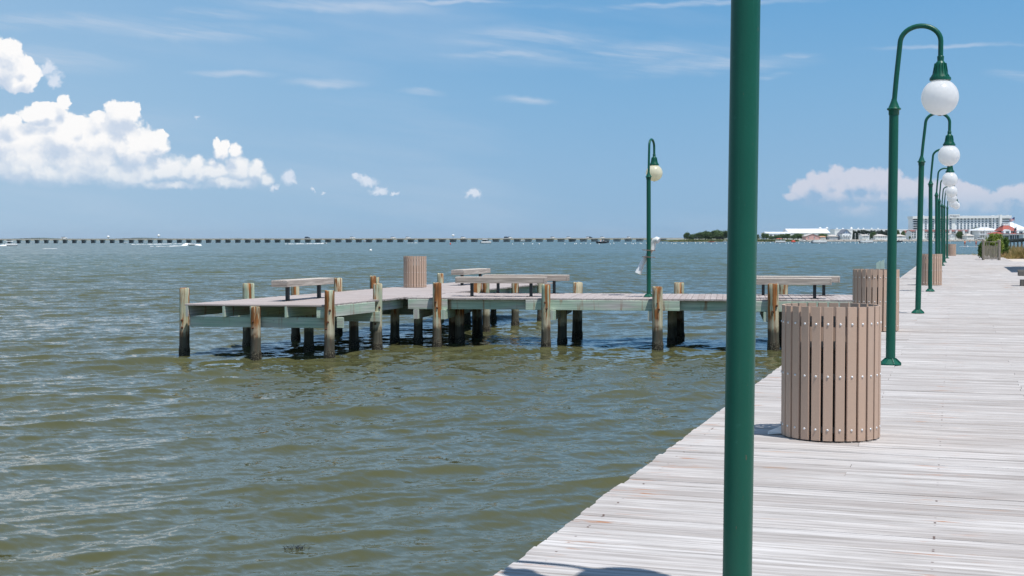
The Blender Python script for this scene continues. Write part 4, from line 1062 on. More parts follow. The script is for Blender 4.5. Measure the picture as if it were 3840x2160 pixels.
for i, x in enumerate(xs_):
    x2 = (xs_[i+1] if i+1 < len(xs_) else 3650)-5
    o = bld('townhouse', 'white three storey townhouse with a brown roof, '+(['first']+nth)[i]+' from the left below the hotel', 'house', x, x2, 868, 862, 898, 1095, Wm, M['brownroof'], 14, 'side',
            wins=row(x+1, x2-1, 2, 870, 874, 5)+row(x+1, x2-1, 2, 878, 882, 5)+row(x+1, x2-1, 2, 886, 891, 5), grp='townhouses below the hotel')
    p0 = Q(x2-1, 864, 1094); mb = MB(); mb.box((p0.x-o.location.x+.7, 4, (p0.z-o.location.z)/2), (0, 0, p0.z-o.location.z), (1.6, 0, 0), (0, 12, 0)); mb.build('party_wall', Wm, o)
bld('house', 'small white pavilion roofed cottage before the townhouses, left of the verandah building', 'house', 3626, 3652, 884, 876, 898, 1072, Wm, M['paleroof'], 12, 'hip', wins=row(3630, 3650, 4, 886, 890, 2.5))
bld('house', 'narrow white cottage in front of the townhouses under the hotel sign', 'house', 3562, 3580, 880, 874, 898, 1074, Wm, M['paleroof'], 10, 'front', wins=row(3563, 3579, 3, 884, 889, 2.5))

# hotel
YH = 1420
hroot = empty('hotel', (Q(3424, 900, YH).x, YH, 1.2), 0, 'long white nine storey hotel with rows of balconies and a sign on its roof', 'hotel')
hx = hroot.location.x
def HP(px, py): q = Q(px, py, YH); return q.x-hx, q.z-1.2
HW = HP(3787, 900)[0]; HT = HP(3600, 817)[1]
def hslope(px): return HP(px, 816.5-(px-3424)*.0085)[1]
mb = MB(); mb.add([(0, 0, 0), (HW, 0, 0), (HW, 0, hslope(3787)), (0, 0, hslope(3424)), (0, 18, 0), (HW, 18, 0), (HW, 18, hslope(3787)), (0, 18, hslope(3424))], [[0, 1, 2, 3], [5, 4, 7, 6], [1, 5, 6, 2], [4, 0, 3, 7], [3, 2, 6, 7]])
mb.build('wall', flat('pale blue white stucco', (.88, .89, .92), .8, var=.04, scale=.2), hroot)
mb = MB(); z0 = hslope(3424); z1 = hslope(3787)
mb.add([(-1, -1.6, z0-1.2), (HW+1, -1.6, z1-1.2), (HW+1, -1.6, z1+1.6), (-1, -1.6, z0+1.6), (-1, 18, z0-1.2), (HW+1, 18, z1-1.2), (HW+1, 18, z1+1.6), (-1, 18, z0+1.6)], [[0, 1, 2, 3], [5, 4, 7, 6], [1, 5, 6, 2], [4, 0, 3, 7], [3, 2, 6, 7], [0, 4, 5, 1]])
mb.build('parapet', Wr, hroot)
def hbox(name, x0, x1, y0, y1, d0, d1, m_=Wm):
    a, za = HP(x0, y1); b, zb_ = HP(x1, y0); mb = MB(); mb.box(((a+b)/2, (d0+d1)/2, (za+zb_)/2), (b-a, 0, 0), (0, d1-d0, 0), (0, 0, zb_-za)); return mb.build(name, m_, hroot)
sg_ = hbox('sign_tower', 3559, 3597, 804, 818, -2.2, 4, Wr)
hbox('solid_panel', 3568, 3581.5, 818.2, 898, -.5, 1); hbox('fin_wall', 3716.5, 3719, 818, 870, -2.4, 1); hbox('stair_tower', 3744.5, 3754.5, 805.5, 895, -3, 6)
for x0, x1, y0 in ((3616, 3625, 808.5), (3630, 3633, 808), (3728, 3734, 807), (3758, 3761, 806), (3784, 3788, 806), (3464, 3470, 808), (3440, 3444, 810)): hbox('roof_unit', x0, x1, y0, 814, 4, 8)
cols = [3564.3]+[3591.6+13.35*k for k in range(9)]+[3712]+[3724.5, 3739.5]+[3472, 3485.5, 3499, 3512.5, 3526, 3539.5, 3551.5]
rows = [821.6, 830.0, 838.3, 846.7, 855.0, 863.4]
hwm = MB(); a, za = HP(0, 10); mb = MB(); mb.box((0, 0, 0), (1.7, 0, 0), (0, .3, 0), (0, 0, 1.0)); mb.box((0, -.1, -.72), (2.3, 0, 0), (0, .5, 0), (0, 0, .22)) ; wproto = mb.build('window', M['glassfar'], hroot)
cnt = 0; rest = MB()
for px in cols:
    for yy in rows:
        x_, z_ = HP(px, yy-(px-3600)*.0085)
        if cnt < 99:
            o = wproto if cnt == 0 else wproto.copy()
            if cnt: COL.objects.link(o); o.parent = hroot
            o.location = (x_, -.1, z_)
        else: rest.box((x_, -.1, z_), (1.7, 0, 0), (0, .3, 0), (0, 0, 1.0)); rest.box((x_, -.2, z_-.72), (2.3, 0, 0), (0, .5, 0), (0, 0, .22))
        cnt += 1
for px in range(3427, 3441, 4):
    for yy in rows: x_, z_ = HP(px, yy+1.2); rest.box((x_, -.1, z_), (2.4, 0, 0), (0, .3, 0), (0, 0, 1.3))
o = rest.build('window_rows', M['glassfar'], hroot); tag(o, kind='stuff')
mb = MB()
for yy in rows: x_, z_ = HP(3771, yy+.3); mb.box((x_, -.1, z_), (8.5, 0, 0), (0, .3, 0), (0, 0, .9))
mb.build('glazed_balconies', M['glass'], hroot)
def text(body, size, loc, parent, m_, name='lettering'):
    cu = bpy.data.curves.new(name, 'FONT'); cu.body = body; cu.size = size; cu.extrude = .03; cu.align_x = 'CENTER'
    tmp = bpy.data.objects.new('tmp', cu); COL.objects.link(tmp); dg_ = bpy.context.evaluated_depsgraph_get()
    me = bpy.data.meshes.new_from_object(tmp.evaluated_get(dg_)); bpy.data.objects.remove(tmp)
    o = bpy.data.objects.new(name, me); COL.objects.link(o); me.materials.append(m_); o.parent = parent; o.location = loc; o.rotation_euler = (R(90), 0, 0); return o
x_, z_ = HP(3578, 811.2); text('Residence Inn', 1.75, (x_, -2.3, z_), hroot, M['boatdark'])
x_, z_ = HP(3578, 814.4); text('Marriott', .9, (x_, -2.3, z_), hroot, M['boatdark'])

# verandah building, red roofed restaurant, marquee roof
vb = bld('verandah_building', 'white two storey building with a wide white roof and open verandahs', 'building', 3671, 3748, 864, 852, 900, 1078, Wm, Wr, 26, 'hip', wins=row(3696, 3716, 4, 868, 872, 3)+row(3676, 3692, 3, 868, 876, 4)+row(3676, 3692, 3, 880, 888, 4), over=1.5)
mb = MB()
for k in range(9): mb.box((k*1.9, -2.6, 4), (0, 0, 8), (.25, 0, 0), (0, .25, 0))
mb.box((7.6, -1.5, 4.2), (16, 0, 0), (0, 2.8, 0), (0, 0, .3)); mb.build('verandah', Wm, vb)
rr_ = bld('restaurant', 'white restaurant with a tall red shingled roof and arched dormers, behind the flags', 'restaurant', 3744, 3838, 876, 864, 902, 1040, Wm, M['redroof'], 24, 'hip', wins=[(3772, 868, 3780, 874), (3822, 868, 3829, 874), (3768, 885, 3782, 896), (3788, 881, 3803, 897), (3806, 881, 3820, 895)], over=1)
o0 = rr_.location; a = Q(3760, 866, 1040); b = Q(3828, 866, 1040); t1 = Q(3778, 845, 1040); t2 = Q(3797, 845, 1040); zb_ = a.z-o0.z; zt_ = t1.z-o0.z
mb = MB(); mb.add([(a.x-o0.x, 1, zb_), (b.x-o0.x, 1, zb_), (b.x-o0.x, 20, zb_), (a.x-o0.x, 20, zb_), (t1.x-o0.x, 8, zt_), (t2.x-o0.x, 8, zt_), (t2.x-o0.x, 13, zt_), (t1.x-o0.x, 13, zt_)], [[0, 1, 5, 4], [1, 2, 6, 5], [2, 3, 7, 6], [3, 0, 4, 7], [4, 5, 6, 7], [3, 2, 1, 0]]); mb.build('roof', M['redroof'], rr_)
for x0, x1 in ((3762, 3789), (3812, 3840)):
    a = Q(x0, 875, 1040); b = Q(x1, 860, 1040); cx2 = (a.x+b.x)/2-o0.x; W2 = (b.x-a.x)/2; zz0 = a.z-o0.z; zz1 = b.z-o0.z
    pts_ = [Vector((cx2-W2, -1.4, zz0))]+[Vector((cx2+W2*math.cos(math.pi*(1-k/8)), -1.4, zz0+(zz1-zz0)*(.45+.55*math.sin(math.pi*k/8)))) for k in range(9)]+[Vector((cx2+W2, -1.4, zz0))]
    mb = MB(); mb.poly(pts_, (0, 5, 0)); dm = mb.build('dormer', Wm, rr_)
    mb = MB(); mb.box((cx2, -1.5, zz0+.9), (W2*.9, 0, 0), (0, .2, 0), (0, 0, 1.4)); mb.build('window', M['glass'], dm)
a = Q(3776, 845, 1040); b = Q(3799, 838, 1040)
mb = MB(); mb.box(((a.x+b.x)/2-o0.x, 10, (a.z+b.z)/2-o0.z), (b.x-a.x, 0, 0), (0, 4.5, 0), (0, 0, b.z-a.z)); mb.build('roof_deck', Wm, rr_)
mb = MB(); aw = Q(3756, 880, 1040); mb.box((9.5, -2.2, aw.z-o0.z), (16, 0, 0), (0, 4, 0), (0, 0, .35)); mb.build('awning', Wr, rr_)
mq = empty('marquee_roof', (Q(3815, 850, 1110).x, 1110, 1.2), 0, 'big white peaked roof rising behind the red roof at the right edge', 'building')
pk = Q(3812, 833, 1110).z-1.2; ev = Q(3812, 861, 1110).z-1.2; mb = MB()
lf = Q(3790, 850, 1110).x-mq.location.x; rt = Q(3862, 850, 1110).x-mq.location.x; xc = Q(3812, 850, 1110).x-mq.location.x
mb.add([(lf, 0, ev), (rt, 0, ev), (rt, 30, ev), (lf, 30, ev), (xc, 15, pk), (xc+2, 15, pk)], [[0, 1, 5, 4], [1, 2, 5], [2, 3, 4, 5], [3, 0, 4], [3, 2, 1, 0]]); mb.build('roof', Wr, mq)
mb = MB(); mb.box(((lf+rt)/2, 15, ev/2), (rt-lf-1, 0, 0), (0, 29, 0), (0, 0, ev)); mb.build('wall', Wm, mq)

# flags and masts
def flagmast(px, ytop, ybase, Y, lab, flag=None):
    b = Q(px, ybase, Y); t_ = Q(px, ytop, Y); H = t_.z-b.z; root = empty('flag_pole', (b.x, Y, b.z), 0, lab, 'flag pole')
    mb = MB(); mb.lathe([(.16, 0), (.08, H), (.16, H+.05), (.02, H+.35)], 8); mb.build('mast', M['steel'], root)
    if flag:
        f0 = Q(flag[0], flag[2], Y); f1 = Q(flag[1], flag[3], Y); Wf = f1.x-f0.x; Hf = f0.z-f1.z; mb = MB(); nx = 18; mats = []
        strips = 13
        for part, (sa, sb, xa, xb, m_) in {'white_stripes': (0, 0, 0, 0, M['white'])}.items(): pass
        def cloth(rows_, x0_, x1_, m_, nm, th):
            mb = MB()
            for (za, zb2) in rows_:
                for k in range(nx):
                    u0 = x0_+(x1_-x0_)*k/nx; u1 = x0_+(x1_-x0_)*(k+1)/nx
                    def pt(u, zf): return Vector((-u*Wf, .25*math.sin(u*7)*(1+u)+th, H-.3-zf*Hf*.62-u*Hf*.42+.12*math.sin(u*9)))
                    mb.add([pt(u0, za), pt(u1, za), pt(u1, zb2), pt(u0, zb2)], [[0, 1, 2, 3]])
            return mb.build(nm, m_, root, fix=False)
        if flag[4] == 'stripes':
            cloth([(k/13, (k+1)/13) for k in range(0, 13, 2)], 0, 1, flat('flag red', (.62, .08, .10), .8), 'red_stripes', 0)
            cloth([(k/13, (k+1)/13) for k in range(1, 13, 2)], 0, 1, flat('flag white', (.8, .78, .78), .8), 'white_stripes', 0)
            cloth([(0, 7/13)], 0, .42, flat('flag blue', (.03, .05, .20), .8), 'blue_field', -.03)
        else: cloth([(0, 1)], 0, 1, flag[5], 'flag_cloth', 0)
flagmast(3804, 813, 900, 1000, 'tall mast flying the striped flag with a blue corner before the red roof', (3784, 3803, 816, 834, 'stripes'))
flagmast(3811, 849, 900, 1000, 'mast with a drooping dark flag right of the striped flag', (3803, 3811, 852, 870, 'plain', M['boatdark']))
flagmast(3784, 838, 900, 1001, 'bare thin mast left of the striped flag')
flagmast(3796, 846, 900, 1001, 'shorter bare mast between the two flags')
flagmast(3691, 852, 905, 1040, 'tall white pole in front of the verandah building by the parked white car')
for i, (px, yt) in enumerate(((3207, 876), (3221, 875), (3228, 876), (3246, 877), (3254, 875), (3260, 877), (3289, 877))):
    b = Q(px, 899, 1066); t_ = Q(px, yt, 1066); o = empty('dock_pile', (b.x, 1066, 0), 0, 'white capped mooring pile before the conifers, '+(['first']+nth)[i]+' from the left', 'pile', 'white mooring piles on the far shore')
    mb = MB(); mb.lathe([(.16, 0), (.16, t_.z-.4)], 8); mb.build('shaft', Wm, o); mb = MB(); mb.lathe([(.32, t_.z-.4), (.3, t_.z-.1), (.05, t_.z+.1)], 8); mb.build('cap', Wm, o)

# ------------------------------------------------------------------ cars, boats, people
def make_car(bm_):
    root = empty('parked_car', (0, 0, 0)); mb = MB()
    sec = [(-2.3, .35, .75), (-2.25, .3, .95), (-1.2, .3, 1.0), (1.0, .3, 1.0), (2.1, .3, .9), (2.3, .35, .7)]
    rg = [[Vector((x, -.88, a)), Vector((x, .88, a)), Vector((x, .88, b)), Vector((x, .6, b+.04)), Vector((x, -.6, b+.04)), Vector((x, -.88, b))] for x, a, b in sec]
    mb.rings(rg); mb.build('body', bm_, root)
    mb = MB(); mb.add([(-2.1, -.8, 1.0), (1.1, -.8, 1.0), (.5, -.65, 1.6), (-1.8, -.65, 1.62), (-2.1, .8, 1.0), (1.1, .8, 1.0), (.5, .65, 1.6), (-1.8, .65, 1.62)], [[0, 1, 2, 3], [5, 4, 7, 6], [1, 5, 6, 2], [4, 0, 3, 7]]); mb.build('glass', M['glass'], root)
    mb = MB(); mb.box((-.65, 0, 1.64), (2.35, 0, 0), (0, 1.3, 0), (0, 0, .06)); mb.build('roof', bm_, root)
    for x in (-1.4, 1.45):
        for y in (-.85, .85):
            mb = MB(); mb.tube([(x, y-.1, .34), (x, y+.1, .34)], .34, 14); mb.build('wheel', M['boatdark'], root)
    return root
c1_ = make_car(Wm); q = Q(3676, 901, 1058); c1_.location = (q.x, 1058, 1.32); c1_.scale = (1.15, 1.15, 1.15); tag(c1_, 'white car parked on the far shore by the tall white pole', 'car')
for i, (px, Y) in enumerate(((3424, 1066), (3515, 1066), (3535, 1066))):
    c = copy_tree(c1_); c.name = 'parked_car'; q = Q(px, 901, Y); c.location = (q.x, Y, 1.32); c.scale = (1, 1, 1)
    tag(c, ('white car parked at the water below the left wing of the hotel', 'white car parked between the third and fourth lamp posts on the far shore', 'white car parked below the hotel just right of the thick pair of lamp posts')[i], 'car')

def hull(L, Wd, H, m_, root, nm='hull'):
    mb = MB(); rg = []
    for k in range(9):
        f_ = k/8; wf = math.sin(min(1, (1-f_)*1.9+.05)*math.pi/2)**.7 if f_ > .45 else 1; wf = max(.03, wf)
        x = (f_-.5)*L; sh_ = .25*H*f_**2; w2 = Wd/2*wf
        rg.append([Vector((x, -w2, H+sh_)), Vector((x, -w2*.85, H*.35)), Vector((x, 0, .0+H*.35*f_**3)), Vector((x, w2*.85, H*.35)), Vector((x, w2, H+sh_))])
    vs_ = rg; mb.rings(vs_); return mb.build(nm, m_, root, smooth=45)
def make_pontoon(canopy, m2=None):
    root = empty('pontoon_boat', (0, 0, 0))
    for y in (-.9, .9):
        mb = MB(); mb.tube([(-3.4, y, .25), (3.0, y, .25), (3.6, y, .45)], [.32, .32, .12], 10); mb.build('float', M['steel'], root, smooth=True)
    mb = MB(); mb.box((0, 0, .6), (6.8, 0, 0), (0, 2.5, 0), (0, 0, .12)); mb.build('deck', M['boatwhite'], root)
    mb = MB()
    for y in (-1.2, 1.2): mb.box((.2, y, 1.05), (6.2, 0, 0), (0, .06, 0), (0, 0, .75))
    for x in (-2.9, 3.3): mb.box((x, 0, 1.05), (.06, 0, 0), (0, 2.4, 0), (0, 0, .75))
    mb.build('side_panels', M['boatwhite'], root)
    mb = MB(); mb.box((-2.2, 0, 1.0), (.9, 0, 0), (0, 2, 0), (0, 0, .6)); mb.box((.4, .5, 1.2), (.6, 0, 0), (0, .7, 0), (0, 0, .9)); mb.build('seats', M['boatwhite'], root)
    mb = MB(); mb.box((-3.6, 0, .7), (.35, 0, 0), (0, .35, 0), (0, 0, 1.1)); mb.build('outboard_motor', M['boatdark'], root)
    if canopy:
        for x in (-2.2, .9):
            mb = MB(); mb.tube([(x, -1.15, 1.3), (x*.9, -1.15, 2.7), (x*.9, 1.15, 2.7), (x, 1.15, 1.3)], .04, 6); mb.build('canopy_frame', M['steel'], root)
        mb = MB(); pr = [(-1.25, 2.66), (-.7, 2.82), (0, 2.88), (.7, 2.82), (1.25, 2.66)]
        mb.rings([[Vector((x, y, z+(.0 if abs(x+.6) < 1 else -.05))) for y, z in pr]+[Vector((x, y, z-.05)) for y, z in pr[::-1]] for x in (-2.4, -1.5, -.6, .3, 1.2)]); mb.build('canopy', m2 or M['boatwhite'], root)
    return root
def make_runabout(m_):
    root = empty('motorboat', (0, 0, 0)); hull(6.0, 2.1, .95, m_, root)
    mb = MB(); mb.box((-.2, 0, 1.0), (4.2, 0, 0), (0, 1.9, 0), (0, 0, .1)); mb.build('deck', M['boatwhite'], root)
    mb = MB(); mb.add([(.6, -.8, 1.05), (.6, .8, 1.05), (.1, .75, 1.6), (.1, -.75, 1.6), (.66, -.8, 1.05), (.66, .8, 1.05), (.16, .75, 1.6), (.16, -.75, 1.6)], [[0, 1, 2, 3], [5, 4, 7, 6], [0, 3, 7, 4], [1, 5, 6, 2], [3, 2, 6, 7]]); mb.build('windscreen', M['glass'], root)
    mb = MB(); mb.box((-1.0, 0, 1.2), (.6, 0, 0), (0, 1.6, 0), (0, 0, .4)); mb.build('seats', M['boatwhite'], root)
    mb = MB(); mb.box((-3.1, 0, .8), (.35, 0, 0), (0, .4, 0), (0, 0, 1.1)); mb.build('outboard_motor', M['boatdark'], root)
    return root
def put(o, px, py, rz=0, sc=1.0, lab='', cat='boat', grp=None):
    p = P(px, py, 0); o.location = p; o.rotation_euler = (0, 0, rz); o.scale = (sc,)*3; tag(o, lab, cat, grp); return o
pb = put(make_pontoon(True), 42, 922.5, R(8), .68, 'white pontoon boat with a canopy speeding before the bridge at the left edge')
put(copy_tree(pb), 1822, 913, R(4), .85, 'white pontoon boat with a canopy in front of the middle of the bridge')
pr_ = put(make_pontoon(True, M['redcloth']), 2925, 910.5, R(-4), .9, 'pontoon boat with a red canopy moored by the marsh')
pw = put(make_pontoon(False), 3072, 912.5, R(5), 1.1, 'large open white pontoon boat moored in front of the pink house')
put(copy_tree(pw), 3248, 911.5, R(0), 1.0, 'open white pontoon boat moored before the white cottages')
rb0 = put(make_runabout(M['boatdark']), 2260, 913, R(0), 1.1, 'motorboat with a dark hull and people aboard left of the pier lamp')
put(copy_tree(rb0), 3367, 909, R(0), 1.0, 'motorboat with a dark hull just right of the second lamp post')
rw = put(make_runabout(M['boatwhite']), 2722, 907, R(0), .75, 'small white motorboat beside the foreground lamp post')
put(copy_tree(rw), 725, 921, R(2), .6, 'small speeding boat at the head of the long white wake')
put(copy_tree(rw), 1215, 914.5, R(2), .55, 'tiny speeding boat near the middle of the bridge with a short wake')
put(copy_tree(rw), 3010, 908, R(180), .9, 'small white motorboat at the dock left of the large pontoon boat')
put(copy_tree(rw), 1372, 907, R(0), .7, 'small boat passing under the bridge behind the round white buoy')
put(copy_tree(rw), 470, 912.5, R(0), .45, 'tiny white boat beside a bridge pier left of the long wake')
put(copy_tree(rw), 1960, 906, R(0), 1.1, 'long white boat moored behind the bridge piers left of the pier lamp')
rd = empty('inflatable_raft', P(2975, 909, 0), 0, 'bright red inflatable raft floating before the marsh', 'raft'); mb = MB(); mb.ball((0, 0, .5), 1.0, 14, 8, (1.5, 1, .75)); mb.build('tube', M['redcloth'], rd, smooth=True); mb = MB(); mb.ball((.2, 0, 1.1), .4, 10, 6); mb.build('cushion', M['redcloth'], rd)
ky = empty('kayak', P(2667, 908.5, 0), 0, 'red kayak in the water below the wooded point', 'kayak'); hull(4.5, .8, .45, M['redcloth'], ky); 
# wakes
mfoam, tf, bf = mat('foam'); S(bf, Base_Color=(.85, .86, .86), Roughness=.9)
def wake(pts, h, lab):
    mb = MB(); rr = random.Random(len(pts)*7+int(pts[0][0]))
    for (x0, y0), (x1, y1) in zip(pts[:-1], pts[1:]):
        a = P(x0, y0, 0); b = P(x1, y1, 0); n_ = max(3, int((b-a).length/1.1))
        for k in range(n_):
            f_ = (k+rr.random())/n_; c = a.lerp(b, f_)
            mb.ball((c.x, c.y+rr.uniform(-1, 1), .04), rr.uniform(.25, .75), 7, 5, (1.6, .8, h*rr.uniform(.3, 1.1)))
    o = mb.build('wake', mfoam, smooth=True); tag(o, lab, 'wake', kind='stuff')
wake([(0, 923), (10, 923), (60, 920)], .7, 'white foam round the pontoon boat at the left edge')
wake([(690, 921), (700, 917), (750, 922)], .9, 'thick white spray at the head of the long wake')
wake([(490, 917.5), (560, 917), (640, 915.5), (690, 915)], .28, 'far arm of the long white wake'); wake([(560, 924.5), (640, 924), (700, 922)], .28, 'near arm of the long white wake')
wake([(160, 933.5), (205, 933.0)], .15, 'thin foam line left of the wake'); wake([(1070, 915.5), (1110, 915.5), (1160, 915), (1215, 914.5)], .35, 'short white wake near the middle of the bridge')
wake([(1530, 911.5), (1565, 911.5)], .35, 'small white wash before the bridge left of the canopied boat')

def make_person(pose, vest):
    """one continuous skinned body"""
    root = empty('person', (0, 0, 0))
    if pose == 'stand':
        J = [((0, 0, .95), .15), ((0, 0, 1.2), .14), ((0, .02, 1.42), .16), ((0, 0, 1.52), .06), ((0, 0, 1.62), .09), ((0, 0, 1.74), .09),
             ((-.2, 0, 1.42), .06), ((-.28, -.12, 1.18), .045), ((-.10, -.38, 1.15), .035), ((.2, 0, 1.42), .06), ((.30, -.10, 1.22), .045), ((.12, -.38, 1.35), .035),
             ((-.11, 0, .88), .10), ((-.13, -.06, .50), .065), ((-.14, .02, .08), .045), ((-.14, -.16, .04), .035), ((.11, 0, .88), .10), ((.13, -.06, .50), .065), ((.14, .02, .08), .045), ((.14, -.16, .04), .035)]
    else:
        J = [((0, 0, .35), .15), ((0, 0, .6), .14), ((0, .02, .80), .16), ((0, 0, .90), .06), ((0, 0, 1.0), .09), ((0, 0, 1.12), .09),
             ((-.2, 0, .80), .06), ((-.28, -.12, .58), .045), ((-.10, -.35, .55), .035), ((.2, 0, .80), .06), ((.30, -.10, .6), .045), ((.12, -.35, .7), .035),
             ((-.13, 0, .30), .10), ((-.16, -.35, .12), .065), ((-.15, .08, .08), .045), ((-.15, .2, .06), .035), ((.13, 0, .30), .10), ((.16, -.35, .12), .065), ((.15, .08, .08), .045), ((.15, .2, .06), .035)]
    Ed = [(0, 1), (1, 2), (2, 3), (3, 4), (4, 5), (2, 6), (6, 7), (7, 8), (2, 9), (9, 10), (10, 11), (0, 12), (12, 13), (13, 14), (14, 15), (0, 16), (16, 17), (17, 18), (18, 19)]
    me = bpy.data.meshes.new('body'); me.from_pydata([j[0] for j in J], Ed, []); o = bpy.data.objects.new('body', me); COL.objects.link(o)
    o.modifiers.new('skin', 'SKIN'); sv = me.skin_vertices[0].data
    for i, j in enumerate(J): sv[i].radius = (j[1], j[1]*.85)
    sv[0].use_root = True
    sb = o.modifiers.new('sub', 'SUBSURF'); sb.levels = 1; sb.render_levels = 1
    dg_ = bpy.context.evaluated_depsgraph_get(); m2 = bpy.data.meshes.new_from_object(o.evaluated_get(dg_)); bpy.data.objects.remove(o)
    b = bpy.data.objects.new('body', m2); COL.objects.link(b); b.parent = root; m2.materials.clear(); m2.materials.append(M['skin'])
    z0_ = J[0][0][2]; mb = MB(); mb.lathe([(.19, z0_+.02), (.19, z0_+.25), (.21, z0_+.42), (.12, z0_+.52)], 12); mb.build('life_vest', vest, root, smooth=True)
    mb = MB(); mb.lathe([(.17, z0_-.22), (.18, z0_-.05), (.17, z0_+.04)], 12); mb.build('shorts', M['redcloth'], root, smooth=True)
    mb = MB(); mb.ball((0, .02, J[5][0][2]+.0), .115, 10, 8, (1, 1, 1)); mb.build('hair', M['bark'], root, smooth=True)
    return root
def board(px, py, lab, m_, rz=0):
    o = empty('paddle_board', P(px, py, 0), rz, lab, 'paddle board'); mb = MB()
    mb.rings([[Vector((x, wd*math.cos(a), .10+.05*math.sin(a)+(abs(x)/1.6)**4*.08)) for a in [k*math.pi/4 for k in range(8)]] for x, wd in ((-1.6, .05), (-1.35, .26), (-.8, .38), (0, .41), (.8, .38), (1.35, .25), (1.6, .04))]); mb.build('hull', m_, o, smooth=40); return o
for px, py, pose, vest, lab, bl in ((3616, 926, 'stand', M['orangecloth'], 'person in an orange vest standing on a white board, left of the two', 'white paddle board under the orange clad person'),
        (3658, 927, 'stand', flat('pale red swim shirt', (.55, .16, .15), .8), 'person in red and white standing on a board near the railing', 'white and red paddle board under the person nearest the railing'),
        (3634, 909, 'kneel', M['orangecloth'], 'small distant person kneeling on a board between the two paddlers', 'small distant board with a kneeling rider')):
    bo = board(px, py, bl, M['boatwhite'], R(8)); pe = make_person(pose, vest); pe.location = bo.location+Vector((.15, 0, .15)); pe.rotation_euler = (0, 0, R(15)); tag(pe, lab, 'person')
    pd = empty('paddle', pe.location+Vector((.22, -.38, .0)), 0, 'paddle held by the '+('left standing paddler' if px == 3616 else 'right standing paddler' if px == 3658 else 'kneeling rider'), 'paddle'); mb = MB(); mb.tube([(.35, 0, -.1), (0, 0, .8), (-.12, 0, 1.35 if pose == 'stand' else .9)], .02, 6); mb.build('shaft', M['boatdark'], pd); mb = MB(); mb.ball((.40, 0, -.02), .3, 8, 6, (.6, .15, 1)); mb.build('blade', M['boatwhite'], pd)
for i, dx_ in enumerate((-1.0, .5)):
    pe = make_person('kneel', Wm if i else M['orangecloth']); pe.location = rb0.location+Vector((dx_, 0, 1.0)); tag(pe, ('person sitting at the stern of the dark hulled boat left of the pier lamp', 'person sitting forward in the dark hulled boat left of the pier lamp')[i], 'person')

# buoys
b0 = empty('mooring_buoy', (0, 0, 0)); mb = MB(); mb.ball((0, 0, .12), .27, 14, 10); mb.build('float', M['buoy'], b0, smooth=True); mb = MB(); mb.lathe([(.03, .36), (.03, .46)], 6); mb.build('ring_stem', M['hoop'], b0)
bl = [(1922, 915), (1962, 915), (1997, 915), (2022, 915)]+[(2100+x/3.9, 860+y/3.9) for x, y in ((70, 212), (215, 213), (238, 208), (305, 207), (378, 204), (445, 211), (572, 213), (735, 213), (787, 205), (947, 205), (960, 210), (1046, 202), (1070, 213), (1103, 204), (1173, 204), (1194, 210), (1262, 204), (1503, 199), (1563, 204), (1629, 199), (1664, 211), (1693, 205), (1783, 208), (1800, 206), (1860, 203), (1982, 199), (2045, 203), (2068, 197), (2115, 203), (2212, 208), (2290, 205), (2412, 207), (2462, 196))]
bl += [(2800+x/5.152, 780+y/5.152) for x, y in ((230, 680), (279, 677), (339, 677), (462, 671), (550, 672), (643, 684), (757, 682), (808, 678), (877, 679), (1007, 679), (1115, 672), (1215, 668), (1402, 684), (1643, 674), (1727, 674), (1772, 673), (1803, 670), (1898, 667), (2005, 662), (2099, 677), (2162, 678), (2256, 678), (2320, 673), (2475, 670), (2505, 664))]
bl += [(3140+x/6.44, 820+y/6.44) for x, y in ((903, 580), (940, 573), (1074, 570), (1552, 580), (1637, 575), (1730, 574), (1765, 571), (1850, 571), (2320, 585), (2545, 575))]
bl += [(3563, 908)]
first = True
for (px, py) in bl:
    o = b0 if first else copy_tree(b0); first = False
    o.location = P(px, py+1.5, 0); sc_ = random.uniform(.85, 1.15); o.scale = (sc_,)*3
    tag(o, 'small round white mooring buoy floating in the long line before the far shore', 'buoy', 'white mooring buoys before the far shore')
o = copy_tree(b0); o.location = P(1390, 941, 0); o.scale = (1.05,)*3; del o['group']; tag(o, 'nearest round white buoy floating alone left of the pier bin', 'buoy')
o = empty('marker_buoy', P(1689, 917, 0), 0, 'small red marker buoy before the bridge', 'buoy'); mb = MB(); mb.lathe([(.35, -.1), (.4, .2), (.25, .9), (.1, 1.0)], 12); mb.build('float', M['redcloth'], o, smooth=True)
o.scale = (.8,)*3

# ------------------------------------------------------------------ causeway bridge
xl = [x/3.39 for x in (10, 120, 240, 355, 472, 590, 710, 828, 947, 1067, 1187, 1305, 1428, 1548, 1672, 1792, 1913, 2035, 2158, 2282, 2402, 2530)]
xl += [700+x/3.39 for x in (280, 403, 527, 652, 778, 905, 1030, 1157, 1285, 1410, 1543, 1672, 1800, 1930, 2062, 2190, 2320, 2450)]
xl += [1400+x/3.39 for x in (213, 345, 480, 610, 745, 878, 1015, 1150, 1287, 1425, 1560, 1698, 1832, 1972, 2112, 2250, 2388, 2528)]
xl += [2100+x/3.9 for x in (182, 345, 508, 672, 835, 1000, 1167, 1333, 1500)]
def YB(px): return 874+(px/2480)*310
br = empty('causeway_bridge', (0, 0, 0), 0, 'long low concrete causeway bridge on many piers along the horizon', 'bridge')
pa = Q(-400, 900, YB(-400)); pb_ = Q(2545, 900, YB(2545)); pa.z = pb_.z = 0
bd = (pb_-pa).normalized(); bn = Vector((-bd.y, bd.x, 0))
def deckz(px): return Q(px, HZ(px)-1.9, YB(px)).z
mb = MB(); za = deckz(-400); zb_ = deckz(2545); th = .55
